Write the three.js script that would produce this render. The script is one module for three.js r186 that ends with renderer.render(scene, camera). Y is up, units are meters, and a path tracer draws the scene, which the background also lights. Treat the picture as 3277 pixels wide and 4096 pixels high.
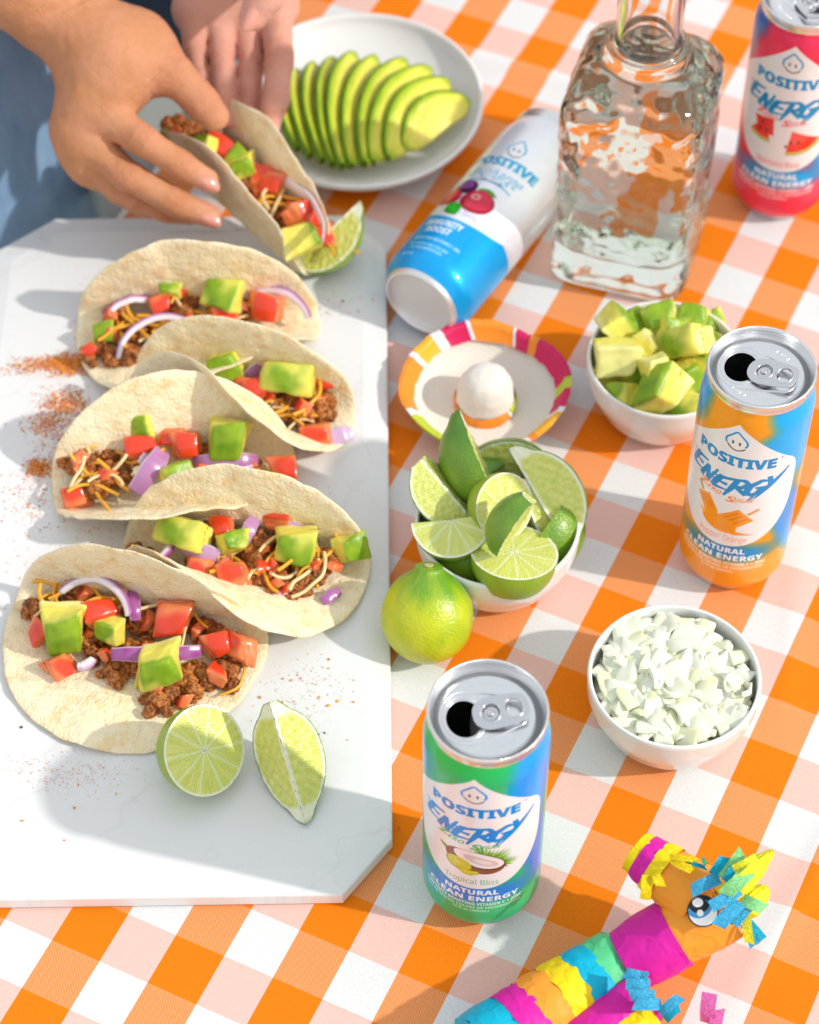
import * as THREE from 'three';
import { mergeGeometries, mergeVertices, toCreasedNormals } from 'three/addons/utils/BufferGeometryUtils.js';
import { ImprovedNoise } from 'three/addons/math/ImprovedNoise.js';

// ---------------------------------------------------------------- camera
const W = 819, H = 1024;
const scene = new THREE.Scene();
const FPX = 2368.18, PITCH = 0.9104133, ROLL = -0.0068618, CAM_H = 1.02006;
const V = (x, y, z) => new THREE.Vector3(x, y, z);
const fw = V(0, -Math.sin(PITCH), -Math.cos(PITCH)), up0 = V(0, Math.cos(PITCH), -Math.sin(PITCH));
const rt = V(Math.cos(ROLL), 0, 0).addScaledVector(up0, Math.sin(ROLL));
const up = up0.clone().multiplyScalar(Math.cos(ROLL)).addScaledVector(V(1, 0, 0), -Math.sin(ROLL));
const camera = new THREE.PerspectiveCamera(2 * Math.atan(512 / FPX) * 180 / Math.PI, W / H, 0.05, 60);
camera.position.set(0, CAM_H, 0);
camera.quaternion.setFromRotationMatrix(new THREE.Matrix4().makeBasis(rt, up, fw.clone().negate()));
camera.focus = 1.14;
camera.userData.fStop = 7.5;

// ---------------------------------------------------------------- light
const SUN_EL = 36 * Math.PI / 180, SUN_AZ = 14 * Math.PI / 180;      // from the right, a little towards the camera
const sunDir = V(Math.cos(SUN_EL) * Math.cos(SUN_AZ), Math.sin(SUN_EL), Math.cos(SUN_EL) * Math.sin(SUN_AZ));
const sun = new THREE.DirectionalLight(new THREE.Color(1, 0.955, 0.88), 2.65);
sun.position.copy(sunDir).multiplyScalar(3).add(V(0, 0, -0.8));
sun.target.position.set(0, 0, -0.8);
sun.castShadow = true; sun.shadow.radius = 2.6; sun.shadow.mapSize.set(2048, 2048);
Object.assign(sun.shadow.camera, { left: -0.7, right: 0.7, top: 0.7, bottom: -0.7, near: 0.1, far: 8 });
scene.add(sun, sun.target);
{
  const w = 256, h = 128, data = new Float32Array(w * h * 4);
  for (let y = 0; y < h; y++) for (let x = 0; x < w; x++) {
    const el = ((y + 0.5) / h - 0.5) * Math.PI, az = ((x + 0.5) / w - 0.5) * 2 * Math.PI;
    const d = V(Math.cos(az) * Math.cos(el), Math.sin(el), Math.sin(az) * Math.cos(el));
    const t = THREE.MathUtils.smoothstep(d.y, -0.02, 0.9), c = Math.max(0, d.dot(sunDir));
    let r = THREE.MathUtils.lerp(0.92, 0.73, t), g = THREE.MathUtils.lerp(0.91, 0.77, t), b = THREE.MathUtils.lerp(0.91, 0.82, t);
    const glow = 0.55 * Math.pow(c, 8);
    r += glow; g += glow * 0.97; b += glow * 0.9;
    if (d.y < 0) { const k = THREE.MathUtils.smoothstep(-d.y, 0, 0.05); r = r + (0.40 - r) * k; g = g + (0.39 - g) * k; b = b + (0.37 - b) * k; }
    data.set([r, g, b, 1], (y * w + x) * 4);
  }
  const t = new THREE.DataTexture(data, w, h, THREE.RGBAFormat, THREE.FloatType);
  t.mapping = THREE.EquirectangularReflectionMapping; t.magFilter = THREE.LinearFilter; t.needsUpdate = true;
  scene.background = t; scene.environment = t;
}
const renderer = new THREE.WebGLRenderer({ antialias: true });
renderer.setSize(W, H);
renderer.toneMapping = THREE.LinearToneMapping;
renderer.toneMappingExposure = 1.10;
renderer.shadowMap.enabled = true;

// ---------------------------------------------------------------- helpers
const noise3 = new ImprovedNoise();
const N = (x, y, z) => noise3.noise(x + 31.7, y + 17.3, z + 5.9);
const fbm = (x, y, z, o = 4) => { let s = 0, a = 0.5; for (let i = 0; i < o; i++) { s += a * N(x, y, z + i * 9.1); x *= 2.03; y *= 2.03; z *= 2.03; a *= 0.5; } return s; };
const lerp = THREE.MathUtils.lerp, clamp = THREE.MathUtils.clamp, smooth = THREE.MathUtils.smoothstep;
function rngOf(seed) { let s = seed >>> 0; return () => { s = (s + 0x6d2b79f5) | 0; let t = Math.imul(s ^ (s >>> 15), 1 | s); t = (t + Math.imul(t ^ (t >>> 7), 61 | t)) ^ t; return ((t ^ (t >>> 14)) >>> 0) / 4294967296; }; }
// the place where the sight line through a point of the picture (1725 wide) meets the height y: used to survey the scene
const S = 819.25 / 1725;
function D(px, py, y = 0) {
  const d = fw.clone().multiplyScalar(FPX).addScaledVector(rt, px * S - 819.25 / 2).addScaledVector(up, 512 - py * S);
  return camera.position.clone().addScaledVector(d, (y - CAM_H) / d.y);
}
const used = new Map();
function numbered(name) { const n = used.get(name) ?? 0; used.set(name, n + 1); return n ? name + '_' + String(n).padStart(3, '0') : name; }
function tag(o, label, category, group, kind) {
  o.userData = { label, category };
  if (group) o.userData.group = group;
  if (kind) o.userData.kind = kind;
  return o;
}
function thing(name, label, category, pos = V(0, 0, 0), turn = 0, group) {
  const o = new THREE.Group(); o.name = numbered(name); o.position.copy(pos); o.rotation.y = turn;
  scene.add(o); return tag(o, label, category, group);
}
function part(name, geo, mat, parent) {
  const m = new THREE.Mesh(geo, mat); m.name = name; m.castShadow = m.receiveShadow = true; parent.add(m); return m;
}
function solo(name, geo, mat, label, category, pos, turn = 0, group) {
  const m = part(numbered(name), geo, mat, scene); if (pos) m.position.copy(pos); m.rotation.y = turn; return tag(m, label, category, group);
}
function struct(name, geo, mat, label) { const m = part(numbered(name), geo, mat, scene); m.userData = { kind: 'structure', label }; return m; }
const std = (color, roughness = 0.6, o = {}) => new THREE.MeshPhysicalMaterial({ color: Array.isArray(color) ? new THREE.Color().setRGB(...color) : color, roughness, ...o });
function dataTex(n, fn, srgb = false, wrap = THREE.RepeatWrapping) {
  const d = new Uint8Array(n * n * 4);
  for (let y = 0; y < n; y++) for (let x = 0; x < n; x++) { const c = fn((x + 0.5) / n, (y + 0.5) / n, x, y); const i = (y * n + x) * 4; for (let k = 0; k < 3; k++) d[i + k] = clamp(Math.round(255 * (srgb ? Math.pow(Math.max(c[k], 0), 1 / 2.2) : c[k])), 0, 255); d[i + 3] = 255; }
  const t = new THREE.DataTexture(d, n, n); t.wrapS = t.wrapT = wrap; t.magFilter = THREE.LinearFilter; t.minFilter = THREE.LinearMipmapLinearFilter; t.generateMipmaps = true; t.flipY = false;
  if (srgb) t.colorSpace = THREE.SRGBColorSpace; t.needsUpdate = true; return t;
}
function canvasTex(w, h, draw) {
  const c = document.createElement('canvas'); c.width = w; c.height = h; draw(c.getContext('2d'), w, h);
  const t = new THREE.CanvasTexture(c); t.colorSpace = THREE.SRGBColorSpace; t.anisotropy = 8; return t;
}
const lathe = (pts, seg = 96) => new THREE.LatheGeometry(pts.map(([r, y]) => new THREE.Vector2(Math.max(r, 1e-5), y)), seg);
function curvePts(ctrl, n) { const c = new THREE.CatmullRomCurve3(ctrl.map(([r, y]) => V(r, y, 0)), false, 'centripetal'); return c.getPoints(n).map((p) => [Math.max(p.x, 1e-5), p.y]); }
function colorize(geo, fn) {
  const p = geo.attributes.position, n = geo.attributes.normal, c = new Float32Array(p.count * 3), a = V(0, 0, 0), b = V(0, 0, 0);
  for (let i = 0; i < p.count; i++) { a.fromBufferAttribute(p, i); if (n) b.fromBufferAttribute(n, i); c.set(fn(a, b, i), i * 3); }
  geo.setAttribute('color', new THREE.BufferAttribute(c, 3)); return geo;
}
function displace(geo, fn) { const p = geo.attributes.position, a = V(0, 0, 0); for (let i = 0; i < p.count; i++) { a.fromBufferAttribute(p, i); fn(a, i); p.setXYZ(i, a.x, a.y, a.z); } geo.computeVertexNormals(); return geo; }
const mix3 = (a, b, t) => [lerp(a[0], b[0], t), lerp(a[1], b[1], t), lerp(a[2], b[2], t)];
function plain(geo, keepColor = true) {           // only position, normal (and colour), no index: ready to be merged
  const g = geo.index ? geo.toNonIndexed() : geo;
  for (const k of Object.keys(g.attributes)) if (!['position', 'normal'].includes(k) && !(keepColor && k === 'color')) g.deleteAttribute(k);
  return g;
}
// rounded box with slightly wobbly faces, n cells per side
function chunk(w, h, d, r, n, seed, wob, jit = 0) {
  const rj = rngOf(seed * 57 + 11), off = Array.from({ length: 8 }, () => [(rj() - 0.5) * w * jit, (rj() - 0.5) * h * jit, (rj() - 0.5) * d * jit]);
  const g = new THREE.BoxGeometry(w, h, d, n, n, n), hw = [w / 2 - r, h / 2 - r, d / 2 - r];
  for (const k of ['uv']) g.deleteAttribute(k);
  g.deleteAttribute('normal');
  const m = mergeVertices(g, 1e-6);
  displace(m, (p) => {
    const c = V(clamp(p.x, -hw[0], hw[0]), clamp(p.y, -hw[1], hw[1]), clamp(p.z, -hw[2], hw[2])), q = p.clone().sub(c);
    if (q.length() > 1e-9) q.normalize().multiplyScalar(r);
    p.copy(c).add(q);
    if (jit) { const u = p.x / w + 0.5, v = p.y / h + 0.5, q = p.z / d + 0.5; for (let k = 0; k < 8; k++) { const f = (k & 1 ? u : 1 - u) * (k & 2 ? v : 1 - v) * (k & 4 ? q : 1 - q); p.x += off[k][0] * f; p.y += off[k][1] * f; p.z += off[k][2] * f; } }
    const s = 1.4 / Math.max(w, h, d);
    p.x += wob * fbm(p.x * s + seed, p.y * s, p.z * s, 2); p.y += wob * fbm(p.x * s, p.y * s + seed, p.z * s, 2); p.z += wob * fbm(p.x * s, p.y * s, p.z * s + seed, 2);
  });
  return m;
}
// ---------------------------------------------------------------- table, cloth, ground
const CELL = 0.0262, ASP = 1.0596085, TH = 0.44892588, GX = -0.149054, GZ = -0.523347;
const gridPoint = (i, j) => V(GX + CELL * (Math.cos(TH) * i + Math.sin(TH) * j * ASP), 0, GZ + CELL * (Math.sin(TH) * i - Math.cos(TH) * j * ASP));
{
  const gm = std([0.46, 0.43, 0.36], 0.95, { bumpScale: 0.002, bumpMap: dataTex(256, (u, v) => { const n = 0.5 + fbm(u * 20, v * 20, 3); return [n, n, n]; }) });
  const g = new THREE.PlaneGeometry(40, 40); g.rotateX(-Math.PI / 2); g.translate(0, -0.78, 0);
  struct('ground', g, gm, 'pale sunlit concrete ground below the table');
  // grey-green table top, its far left corner behind the hand
  const A = D(165, 292, -0.004), B = D(640, -25, -0.004), C0 = D(238, 470, -0.004);
  const s = new THREE.Shape(), far = B.clone().addScaledVector(B.clone().sub(A).normalize(), 0.9), near = A.clone().addScaledVector(C0.clone().sub(A).normalize(), 1.3);
  const pts = [A, far, far.clone().add(V(0.4, 0, 0.9)), near.clone().add(V(1.3, 0, 0.1)), near];
  pts.forEach((p, i) => (i ? s.lineTo(p.x, -p.z) : s.moveTo(p.x, -p.z)));
  const tg = new THREE.ExtrudeGeometry(s, { depth: 0.03, bevelEnabled: true, bevelSize: 0.002, bevelThickness: 0.002, bevelSegments: 3 });
  tg.rotateX(-Math.PI / 2); tg.translate(0, -0.036, 0);
  const t = thing('table', 'grey green painted table top showing at the far left corner of the cloth', 'table');
  part('tabletop', tg, std([0.34, 0.36, 0.33], 0.5, { bumpScale: 0.0004, bumpMap: dataTex(256, (u, v) => { const n = 0.5 + fbm(u * 6, v * 40, 3); return [n, n, n]; }) }), t);
  for (const p of [A.clone().lerp(near, 0.9).add(V(0.12, 0, 0)), A.clone().add(V(0.14, 0, 0.08)), far.clone().add(V(-0.1, 0, 0.12)), near.clone().add(V(1.1, 0, 0))]) {
    const l = new THREE.CylinderGeometry(0.025, 0.02, 0.742, 16); l.translate(p.x, -0.409, p.z); part('leg', l, std([0.2, 0.2, 0.2], 0.5), t);
  }
}
const gingham = dataTex(1024, (u, v, x, y) => {
  const i = u < 0.5 ? 0 : 1, j = v < 0.5 ? 0 : 1, th = 8, tx = Math.floor(x / th), ty = Math.floor(y / th);
  const warpOver = i !== j ? (tx + ty) % 4 !== 0 : i ? (tx + ty) % 4 !== 0 : (tx + ty) % 2 !== 0;
  const white = [0.80, 0.80, 0.80], oWarp = [0.90, 0.225, 0.0], oWeft = [0.89, 0.215, 0.02];
  const fx = (x % th) / th - 0.44, fy = (y % th) / th - 0.44;
  const warp = i ? (j ? [0.89, 0.30, 0.07] : oWarp) : j ? white : [0.84, 0.66, 0.61], weft = j ? (i ? [0.86, 0.44, 0.27] : white) : i ? oWeft : [0.89, 0.47, 0.38];
  let c = warpOver ? warp : weft;
  const round = 1 - 0.35 * (warpOver ? fx * fx : fy * fy) * 4 * 0.5;
  const vary = 0.95 + 0.10 * (0.5 + N(warpOver ? tx * 0.7 : x * 0.03, warpOver ? y * 0.03 : ty * 0.7, 2));
  return c.map((k) => k * round * vary);
}, true);
gingham.anisotropy = 8;
const weaveBump = dataTex(512, (u, v, x, y) => { const th = 8, tx = Math.floor(x / th), ty = Math.floor(y / th), o = (tx + ty) % 4 !== 0; const a = Math.sin(((x % th) + 0.5) / th * Math.PI), b = Math.sin(((y % th) + 0.5) / th * Math.PI); const n = o ? 0.4 + 0.6 * a : 0.3 + 0.4 * b; return [n, n, n]; });
{
  const i0 = -9.15, i1 = 34, j0 = -14, j1 = 40, ni = 220, nj = 260, pos = [], uv = [], idx = [];
  for (let b = 0; b <= nj; b++) for (let a = 0; a <= ni; a++) {
    const i = lerp(i0, i1, a / ni), j = lerp(j0, j1, b / nj), p = gridPoint(i, j);
    let y = -0.0003 - 0.0009 * (0.5 + 0.5 * fbm(p.x * 9, p.z * 9, 1, 3));
    const k = (x, z, dx, dz, len, wd, hgt) => { const u = (p.x - x) * dx + (p.z - z) * dz, v = -(p.x - x) * dz + (p.z - z) * dx; if (Math.abs(u) < len) y += hgt * Math.exp(-(v * v) / (wd * wd)) * Math.cos(u / len * Math.PI / 2); };
    k(0.06, -1.155, 0.94, 0.34, 0.09, 0.007, 0.0034); k(0.21, -0.86, 0.9, 0.43, 0.10, 0.008, 0.0026); k(0.19, -0.56, 0.55, -0.83, 0.09, 0.006, 0.0024); k(0.20, -0.71, 0.2, -0.98, 0.08, 0.007, 0.0012);
    pos.push(p.x, y, p.z); uv.push(i / 2, j / 2);
  }
  for (let b = 0; b < nj; b++) for (let a = 0; a < ni; a++) { const q = b * (ni + 1) + a; idx.push(q, q + 1, q + ni + 1, q + 1, q + ni + 2, q + ni + 1); }
  const g = new THREE.BufferGeometry(); g.setAttribute('position', new THREE.Float32BufferAttribute(pos, 3)); g.setAttribute('uv', new THREE.Float32BufferAttribute(uv, 2)); g.setIndex(idx); g.computeVertexNormals();
  const wb = weaveBump; wb.repeat.set(2, 2);
  solo('tablecloth', g, std(0xffffff, 0.85, { map: gingham, bumpMap: wb, bumpScale: 0.00012, side: THREE.DoubleSide, specularIntensity: 0.3 }), 'orange and white gingham cotton tablecloth spread under everything', 'tablecloth');
}
// ---------------------------------------------------------------- marble board
const STAIN = [[145, 770, 0.016], [95, 768, 0.010], [135, 850, 0.014], [110, 890, 0.012], [85, 988, 0.011]].map(([x, y, r]) => { const p = D(x, y, 0.011); return [p.x, p.z, r]; });
const BT = 0.011;                                                   // its top
{
  const t = thing('serving_board', 'white marble serving board with clipped corners and slot handle under the tacos', 'serving board');
  const out = (inset) => {
    const c = 0.021, s = new THREE.Shape(), L = -0.245 + inset, R = -0.0108 - inset, T = 1.0125 - inset, Bm = 0.5540 + inset;
    const k = c * 1.15 - inset * 0.42;
    [[L + k, Bm], [R - k, Bm], [R, Bm + k * 1.25], [R, T - k * 1.15], [R - k, T], [L + k * 1.5, T], [L, T - k * 1.2], [L, Bm + k]].forEach(([x, y], i) => (i ? s.lineTo(x, y) : s.moveTo(x, y)));
    return s;
  };
  const slot = (s, grow) => { const p = new THREE.Path(), x0 = -0.1450 - grow, x1 = -0.1030 + grow, y = 0.977, r = 0.0120 + grow; p.absarc(x1 - r, y, r, -Math.PI / 2, Math.PI / 2, false); p.absarc(x0 + r, y, r, Math.PI / 2, Math.PI * 1.5, false); s.holes.push(p); return s; };
  const body = new THREE.ExtrudeGeometry(slot(out(0.0012), 0.0012), { depth: BT - 0.0044, bevelEnabled: true, bevelSize: 0.0012, bevelThickness: 0.0012, bevelSegments: 3, curveSegments: 20 });
  body.rotateX(-Math.PI / 2); body.translate(0, 0.0012, 0);
  const top = new THREE.ExtrudeGeometry(slot(out(0.0135), 0.0140), { depth: 0.0002, bevelEnabled: true, bevelSize: 0.0122, bevelThickness: 0.0019, bevelSegments: 1, curveSegments: 20 });
  // the slot keeps its own small chamfer
  top.rotateX(-Math.PI / 2); top.translate(0, BT - 0.0021, 0);
  const geo = mergeGeometries([body.toNonIndexed ? plain2(body) : body, plain2(top)]);
  geo.rotateY(0.008); geo.translate(0.006, 0, 0.001);
  const p = geo.attributes.position, uv = new Float32Array(p.count * 2);
  for (let i = 0; i < p.count; i++) { uv[i * 2] = p.getX(i) / 0.5; uv[i * 2 + 1] = p.getZ(i) / 0.5; }
  geo.setAttribute('uv', new THREE.BufferAttribute(uv, 2));
  const marble = dataTex(1024, (u, v) => {
    const P = Math.PI * 2, x = u * 4, y = v * 4;
    const w = fbm(x * 0.8, y * 0.8, 4, 5), vein = Math.pow(1 - Math.abs(Math.sin((x * 1.1 + y * 0.7 + w * 5) * 1.6)), 14), v2 = Math.pow(1 - Math.abs(Math.sin((x * -0.6 + y * 1.3 + fbm(x * 1.4, y * 1.4, 9, 5) * 4) * 1.9)), 26);
    const cloud = 0.5 + fbm(x * 0.5, y * 0.5, 12, 4);
    const k = 0.785 - 0.06 * cloud - 0.10 * vein * clamp(cloud * 1.6 - 0.4, 0, 1) - 0.12 * v2 * clamp(1.3 - cloud * 1.7, 0, 1) + 0.012 * N(u * 300, v * 300, 1);
    const X = (u - 1) * 0.5, Z = (v - 2) * 0.5; let st = 0; for (const [sx, sz, sr] of STAIN) st = Math.max(st, Math.exp(-((X - sx) ** 2 + ((Z - sz) * 1.1) ** 2) / (sr * sr))); st *= smooth(fbm(u * 40, v * 40, 3, 4), -0.15, 0.35);
    return mix3([k * 0.992, k * 1.0, k * 0.998], [0.78, 0.36, 0.16], 0.42 * st);
  }, true);
  part('slab', geo, std(0xffffff, 0.32, { map: marble, specularIntensity: 0.7 }), t);
}
function plain2(g) { const q = g.index ? g.toNonIndexed() : g; q.deleteAttribute('uv'); return q; }
// ---------------------------------------------------------------- bowls and plate
const ceramic = std([0.80, 0.805, 0.80], 0.14, { clearcoat: 0.35, clearcoatRoughness: 0.05 });
function bowlGeo(R, h, rb) {
  const t = 0.0024;
  const o = curvePts([[rb, 0.0016], [rb + 0.006, 0.0035], [R * 0.86, 0.0135], [R * 0.975, 0.026], [R, h - 0.002]], 36);
  const rim = curvePts([[R, h - 0.002], [R - t * 0.3, h - 0.0002], [R - t * 0.8, h - 0.0002], [R - t, h - 0.0015]], 10).slice(1);
  const i = curvePts([[R - t, h - 0.0015], [R * 0.975 - t, 0.026], [R * 0.85 - t, 0.0155], [rb, 0.0066], [rb * 0.5, 0.0050], [0, 0.0046]], 36).slice(1);
  return lathe([[0, 0.0022], [rb - 0.004, 0.0022], [rb - 0.0036, 0.0004], [rb - 0.002, 0], [rb - 0.0004, 0.0004], ...o, ...rim, ...i], 120);
}
const BOWL = { lime: V(0.0461, 0, -0.7545), onion: V(0.1312, 0, -0.6572), avocado: V(0.1418, 0, -0.8672) };
const bowlShape = bowlGeo(0.0434, 0.041, 0.026);
const bowl0 = solo('bowl', bowlShape, ceramic, 'small white ceramic bowl filled with cut lime wedges', 'bowl', BOWL.lime, 0, 'small white ceramic bowls');
for (const [k, l] of [['onion', 'small white ceramic bowl filled with chopped white onion'], ['avocado', 'small white ceramic bowl filled with avocado cubes']]) {
  const b = bowl0.clone(); b.name = numbered('bowl'); scene.add(b); b.position.copy(BOWL[k]); tag(b, l, 'bowl', 'small white ceramic bowls');
}
const PLATE = V(-0.0300, 0, -1.1000);
{
  const R = 0.0785, p = curvePts([[0.047, 0.0008], [0.052, 0.0022], [0.068, 0.0090], [0.0765, 0.0170], [R, 0.0205]], 30), rim = curvePts([[R, 0.0205], [R - 0.0006, 0.0222], [R - 0.0020, 0.0226], [R - 0.0034, 0.0214]], 10).slice(1);
  const q = curvePts([[R - 0.0034, 0.0214], [0.0725, 0.0165], [0.065, 0.0105], [0.052, 0.0056], [0.03, 0.0046], [0, 0.0044]], 30).slice(1);
  const g = lathe([[0, 0.0015], [0.043, 0.0015], [0.0445, 0.0002], [0.046, 0.0002], ...p, ...rim, ...q], 140);
  displace(g, (a) => { const n = 1 + 0.012 * N(Math.atan2(a.z, a.x) * 0.8, 4, 2) * Math.hypot(a.x, a.z) / R; a.x *= n * 0.99; a.z *= n * 1.01; });
  solo('plate', g, std([0.79, 0.79, 0.775], 0.28, { clearcoat: 0.3, clearcoatRoughness: 0.12 }), 'round white stoneware plate holding fanned avocado slices', 'plate', PLATE);
}
// ---------------------------------------------------------------- drink cans
const CAN_R = 0.0284, CAN_H = 0.154, CIRC = 2 * Math.PI * CAN_R, LAB0 = 0.003, LAB1 = 0.147;
const aluminium = std([0.80, 0.81, 0.82], 0.20, { metalness: 1, bumpScale: 0.00009, bumpMap: dataTex(256, (u, v) => { const n = 0.5 + 0.5 * N(u * 6, v * 160, 3) + 0.2 * N(u * 40, v * 40, 1); return [n, n, n]; }) });
const aluminiumTab = std([0.66, 0.67, 0.69], 0.16, { metalness: 1 });
const aluminiumDark = std([0.30, 0.31, 0.31], 0.5, { metalness: 0.8 });
const aluminiumSatin = std([0.78, 0.78, 0.79], 0.42, { metalness: 0.9 });
function labelTex(style) {
  const w = 2048, h = 1653, P = w / CIRC;
  return canvasTex(w, h, (c) => {
    const X = (mm) => w / 2 + mm * P / 1000, Y = (mm) => (LAB1 * 1000 - (style.silver ? mm * 0.968 : mm * 0.895 + 20)) * P / 1000, M = (mm) => mm * P / 1000;
    const blob = (x, y, rx, ry, rot, col, hard = 0.35) => { c.save(); c.translate(X(x), Y(y)); c.rotate(rot); c.scale(M(rx), M(ry)); const g = c.createRadialGradient(0, 0, 0, 0, 0, 1); g.addColorStop(0, col); g.addColorStop(hard, col); g.addColorStop(1, col.replace(/[\d.]+\)$/, '0)')); c.fillStyle = g; c.beginPath(); c.arc(0, 0, 1, 0, 7); c.fill(); c.restore(); };
    const text = (s, x, y, size, width, col, o = {}) => { c.save(); c.translate(X(x), Y(y)); if (o.rot) c.rotate(o.rot); c.transform(1, 0, o.skew ?? 0, 1, 0, 0); c.font = (o.font ?? 'bold ') + M(size) + 'px sans-serif'; c.textAlign = 'center'; c.textBaseline = 'middle'; const k = width ? M(width) / c.measureText(s).width : 1; c.scale(k, 1); c.fillStyle = col; c.fillText(s, 0, 0); if (o.fat) { c.strokeStyle = col; c.lineWidth = M(o.fat); c.lineJoin = 'round'; c.strokeText(s, 0, 0); } c.restore(); };
    const poly = (pts, col, line) => { c.beginPath(); pts.forEach(([x, y], i) => (i ? c.lineTo(X(x), Y(y)) : c.moveTo(X(x), Y(y)))); c.closePath(); c.fillStyle = col; c.fill(); if (line) { c.strokeStyle = line[0]; c.lineWidth = M(line[1]); c.stroke(); } };
    const oval = (x, y, rx, ry, rot, col, line) => { c.save(); c.translate(X(x), Y(y)); c.rotate(rot); c.beginPath(); c.ellipse(0, 0, M(rx), M(ry), 0, 0, 7); c.fillStyle = col; c.fill(); if (line) { c.strokeStyle = line[0]; c.lineWidth = M(line[1]); c.stroke(); } c.restore(); };
    c.fillStyle = style.base; c.fillRect(0, 0, w, h);
    style.blobs.forEach((b) => blob(...b));
    // the house-topped shield
    const top = style.silver ? 136 : 133.5;
    c.beginPath(); c.moveTo(X(0), Y(top)); c.lineTo(X(29), Y(105)); c.quadraticCurveTo(X(35.5), Y(100), X(35.5), Y(88)); c.lineTo(X(35.5), Y(72)); c.bezierCurveTo(X(35), Y(46), X(20), Y(27.5), X(0), Y(27.5)); c.bezierCurveTo(X(-20), Y(27.5), X(-35), Y(46), X(-35.5), Y(72)); c.lineTo(X(-35.5), Y(88)); c.quadraticCurveTo(X(-35.5), Y(100), X(-29), Y(105)); c.closePath();
    c.fillStyle = style.silver ? '#eceef2' : '#eceaec'; if (!style.silver) c.fill();
    if (style.silver) { c.fillStyle = '#00a2ea'; c.fillRect(0, Y(54), w, h); c.beginPath(); c.moveTo(X(-60), Y(60)); c.lineTo(X(-36), Y(58)); c.bezierCurveTo(X(-20), Y(42), X(20), Y(42), X(36), Y(58)); c.lineTo(X(60), Y(60)); c.lineTo(X(60), Y(70)); c.lineTo(X(-60), Y(70)); c.fillStyle = '#e6e9f2'; c.fill(); c.fillStyle = '#e9ebf3'; c.fillRect(X(-37), 0, M(74), Y(57)); }
    const blue = style.blue;
    c.save(); if (!style.silver) c.translate(0, -M(3.4));
    // face in a drop
    c.lineCap = c.lineJoin = 'round'; c.strokeStyle = blue; c.lineWidth = M(1.05); c.beginPath(); c.moveTo(X(-5.0), Y(113.5)); c.quadraticCurveTo(X(-6.4), Y(116.5), X(-4.2), Y(119)); c.lineTo(X(-0.9), Y(123.3)); c.quadraticCurveTo(X(0), Y(124.3), X(0.9), Y(123.3)); c.lineTo(X(4.6), Y(118.6)); c.quadraticCurveTo(X(6.6), Y(115.5), X(4.9), Y(113)); c.stroke();
    c.strokeStyle = '#3a2f33'; c.lineWidth = M(0.8); c.beginPath(); c.moveTo(X(-4.3), Y(112.4)); c.quadraticCurveTo(X(0), Y(106.2), X(4.6), Y(111.2)); c.stroke();
    c.fillStyle = '#3a2f33'; c.fillRect(X(-2.3), Y(116.4), M(1.0), M(2.3)); c.fillRect(X(1.3), Y(116.1), M(1.0), M(2.3)); c.restore();
    text('POSITIVE', 0, style.silver ? 102.5 : 103.2, 9.6, 44.5, blue, { fat: 0.7 });
    if (!style.silver) {
      // brush lettering: each letter is a few tapered strokes, slanted
      const stroke = (ox, oy, k, pts) => { for (let i = 0; i + 1 < pts.length; i++) { const [x0, y0, t0] = pts[i], [x1, y1, t1] = pts[i + 1], sk = (x, y) => [ox + (x + y * 0.34) * k, oy + y * k], A = sk(x0, y0), B = sk(x1, y1), dx = B[0] - A[0], dy = B[1] - A[1], l = Math.hypot(dx, dy) || 1, nx = -dy / l * 1.45, ny = dx / l * 1.45, ex = dx / l * 0.3, ey = dy / l * 0.3; poly([[A[0] + nx * t0 - ex, A[1] + ny * t0 - ey], [B[0] + nx * t1 + ex, B[1] + ny * t1 + ey], [B[0] - nx * t1 + ex, B[1] - ny * t1 + ey], [A[0] - nx * t0 - ex, A[1] - ny * t0 - ey]], blue); } };
      const GL = {
        E: [[[0.75, 1, 0.5], [0.02, 0.92, 1.1]], [[0.1, 1, 1.1], [0.0, 0.45, 1.3], [0.0, 0.02, 1.0]], [[-0.3, 0.58, 0.3], [0.62, 0.5, 0.9]], [[0, 0.04, 1.0], [0.78, 0.1, 0.4]], [[-0.45, 0.88, 0.25], [0.1, 0.78, 0.9]]],
        N: [[[0.02, 0, 1.1], [0.05, 1, 0.7]], [[0.06, 1, 0.9], [0.52, 0.02, 1.1]], [[0.52, 0, 0.9], [0.62, 1.08, 0.5]]],
        R: [[[0.02, -0.35, 0.4], [0.1, 0.4, 1.2], [0.1, 1, 1.0]], [[-0.35, 0.98, 0.3], [0.45, 1.0, 1.0], [0.72, 0.78, 1.0], [0.55, 0.5, 1.0], [0.1, 0.44, 0.8]], [[0.3, 0.45, 1.1], [0.95, -0.02, 0.8]]],
        G: [[[0.85, 0.95, 0.5], [0.45, 1.0, 1.0], [0.08, 0.62, 1.2], [0.1, 0.12, 1.2], [0.45, -0.02, 1.0], [0.75, 0.2, 1.0], [0.72, 0.5, 0.9]], [[0.4, 0.5, 0.6], [0.95, 0.54, 0.7]], [[0.66, 0.4, 0.9], [0.5, -0.45, 0.3]]],
        Y: [[[0.05, 1, 1.0], [0.35, 0.5, 1.1]], [[0.92, 1.3, 0.5], [0.4, 0.5, 1.3], [0.02, -0.45, 0.3]]],
      };
      for (const [ch, x, y, k] of [['E', -22.6, 81.6, 12.4], ['N', -14.4, 79.2, 11.8], ['E', -6.2, 77.4, 11.6], ['R', 2.0, 77.6, 12.4], ['G', 10.2, 78.2, 12.4], ['Y', 18.0, 80.6, 12.8]]) for (const st of GL[ch]) stroke(x - 3.2, y - 1.5, k, st.map(([u, v, t]) => [u * 0.82, v, t]));
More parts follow.
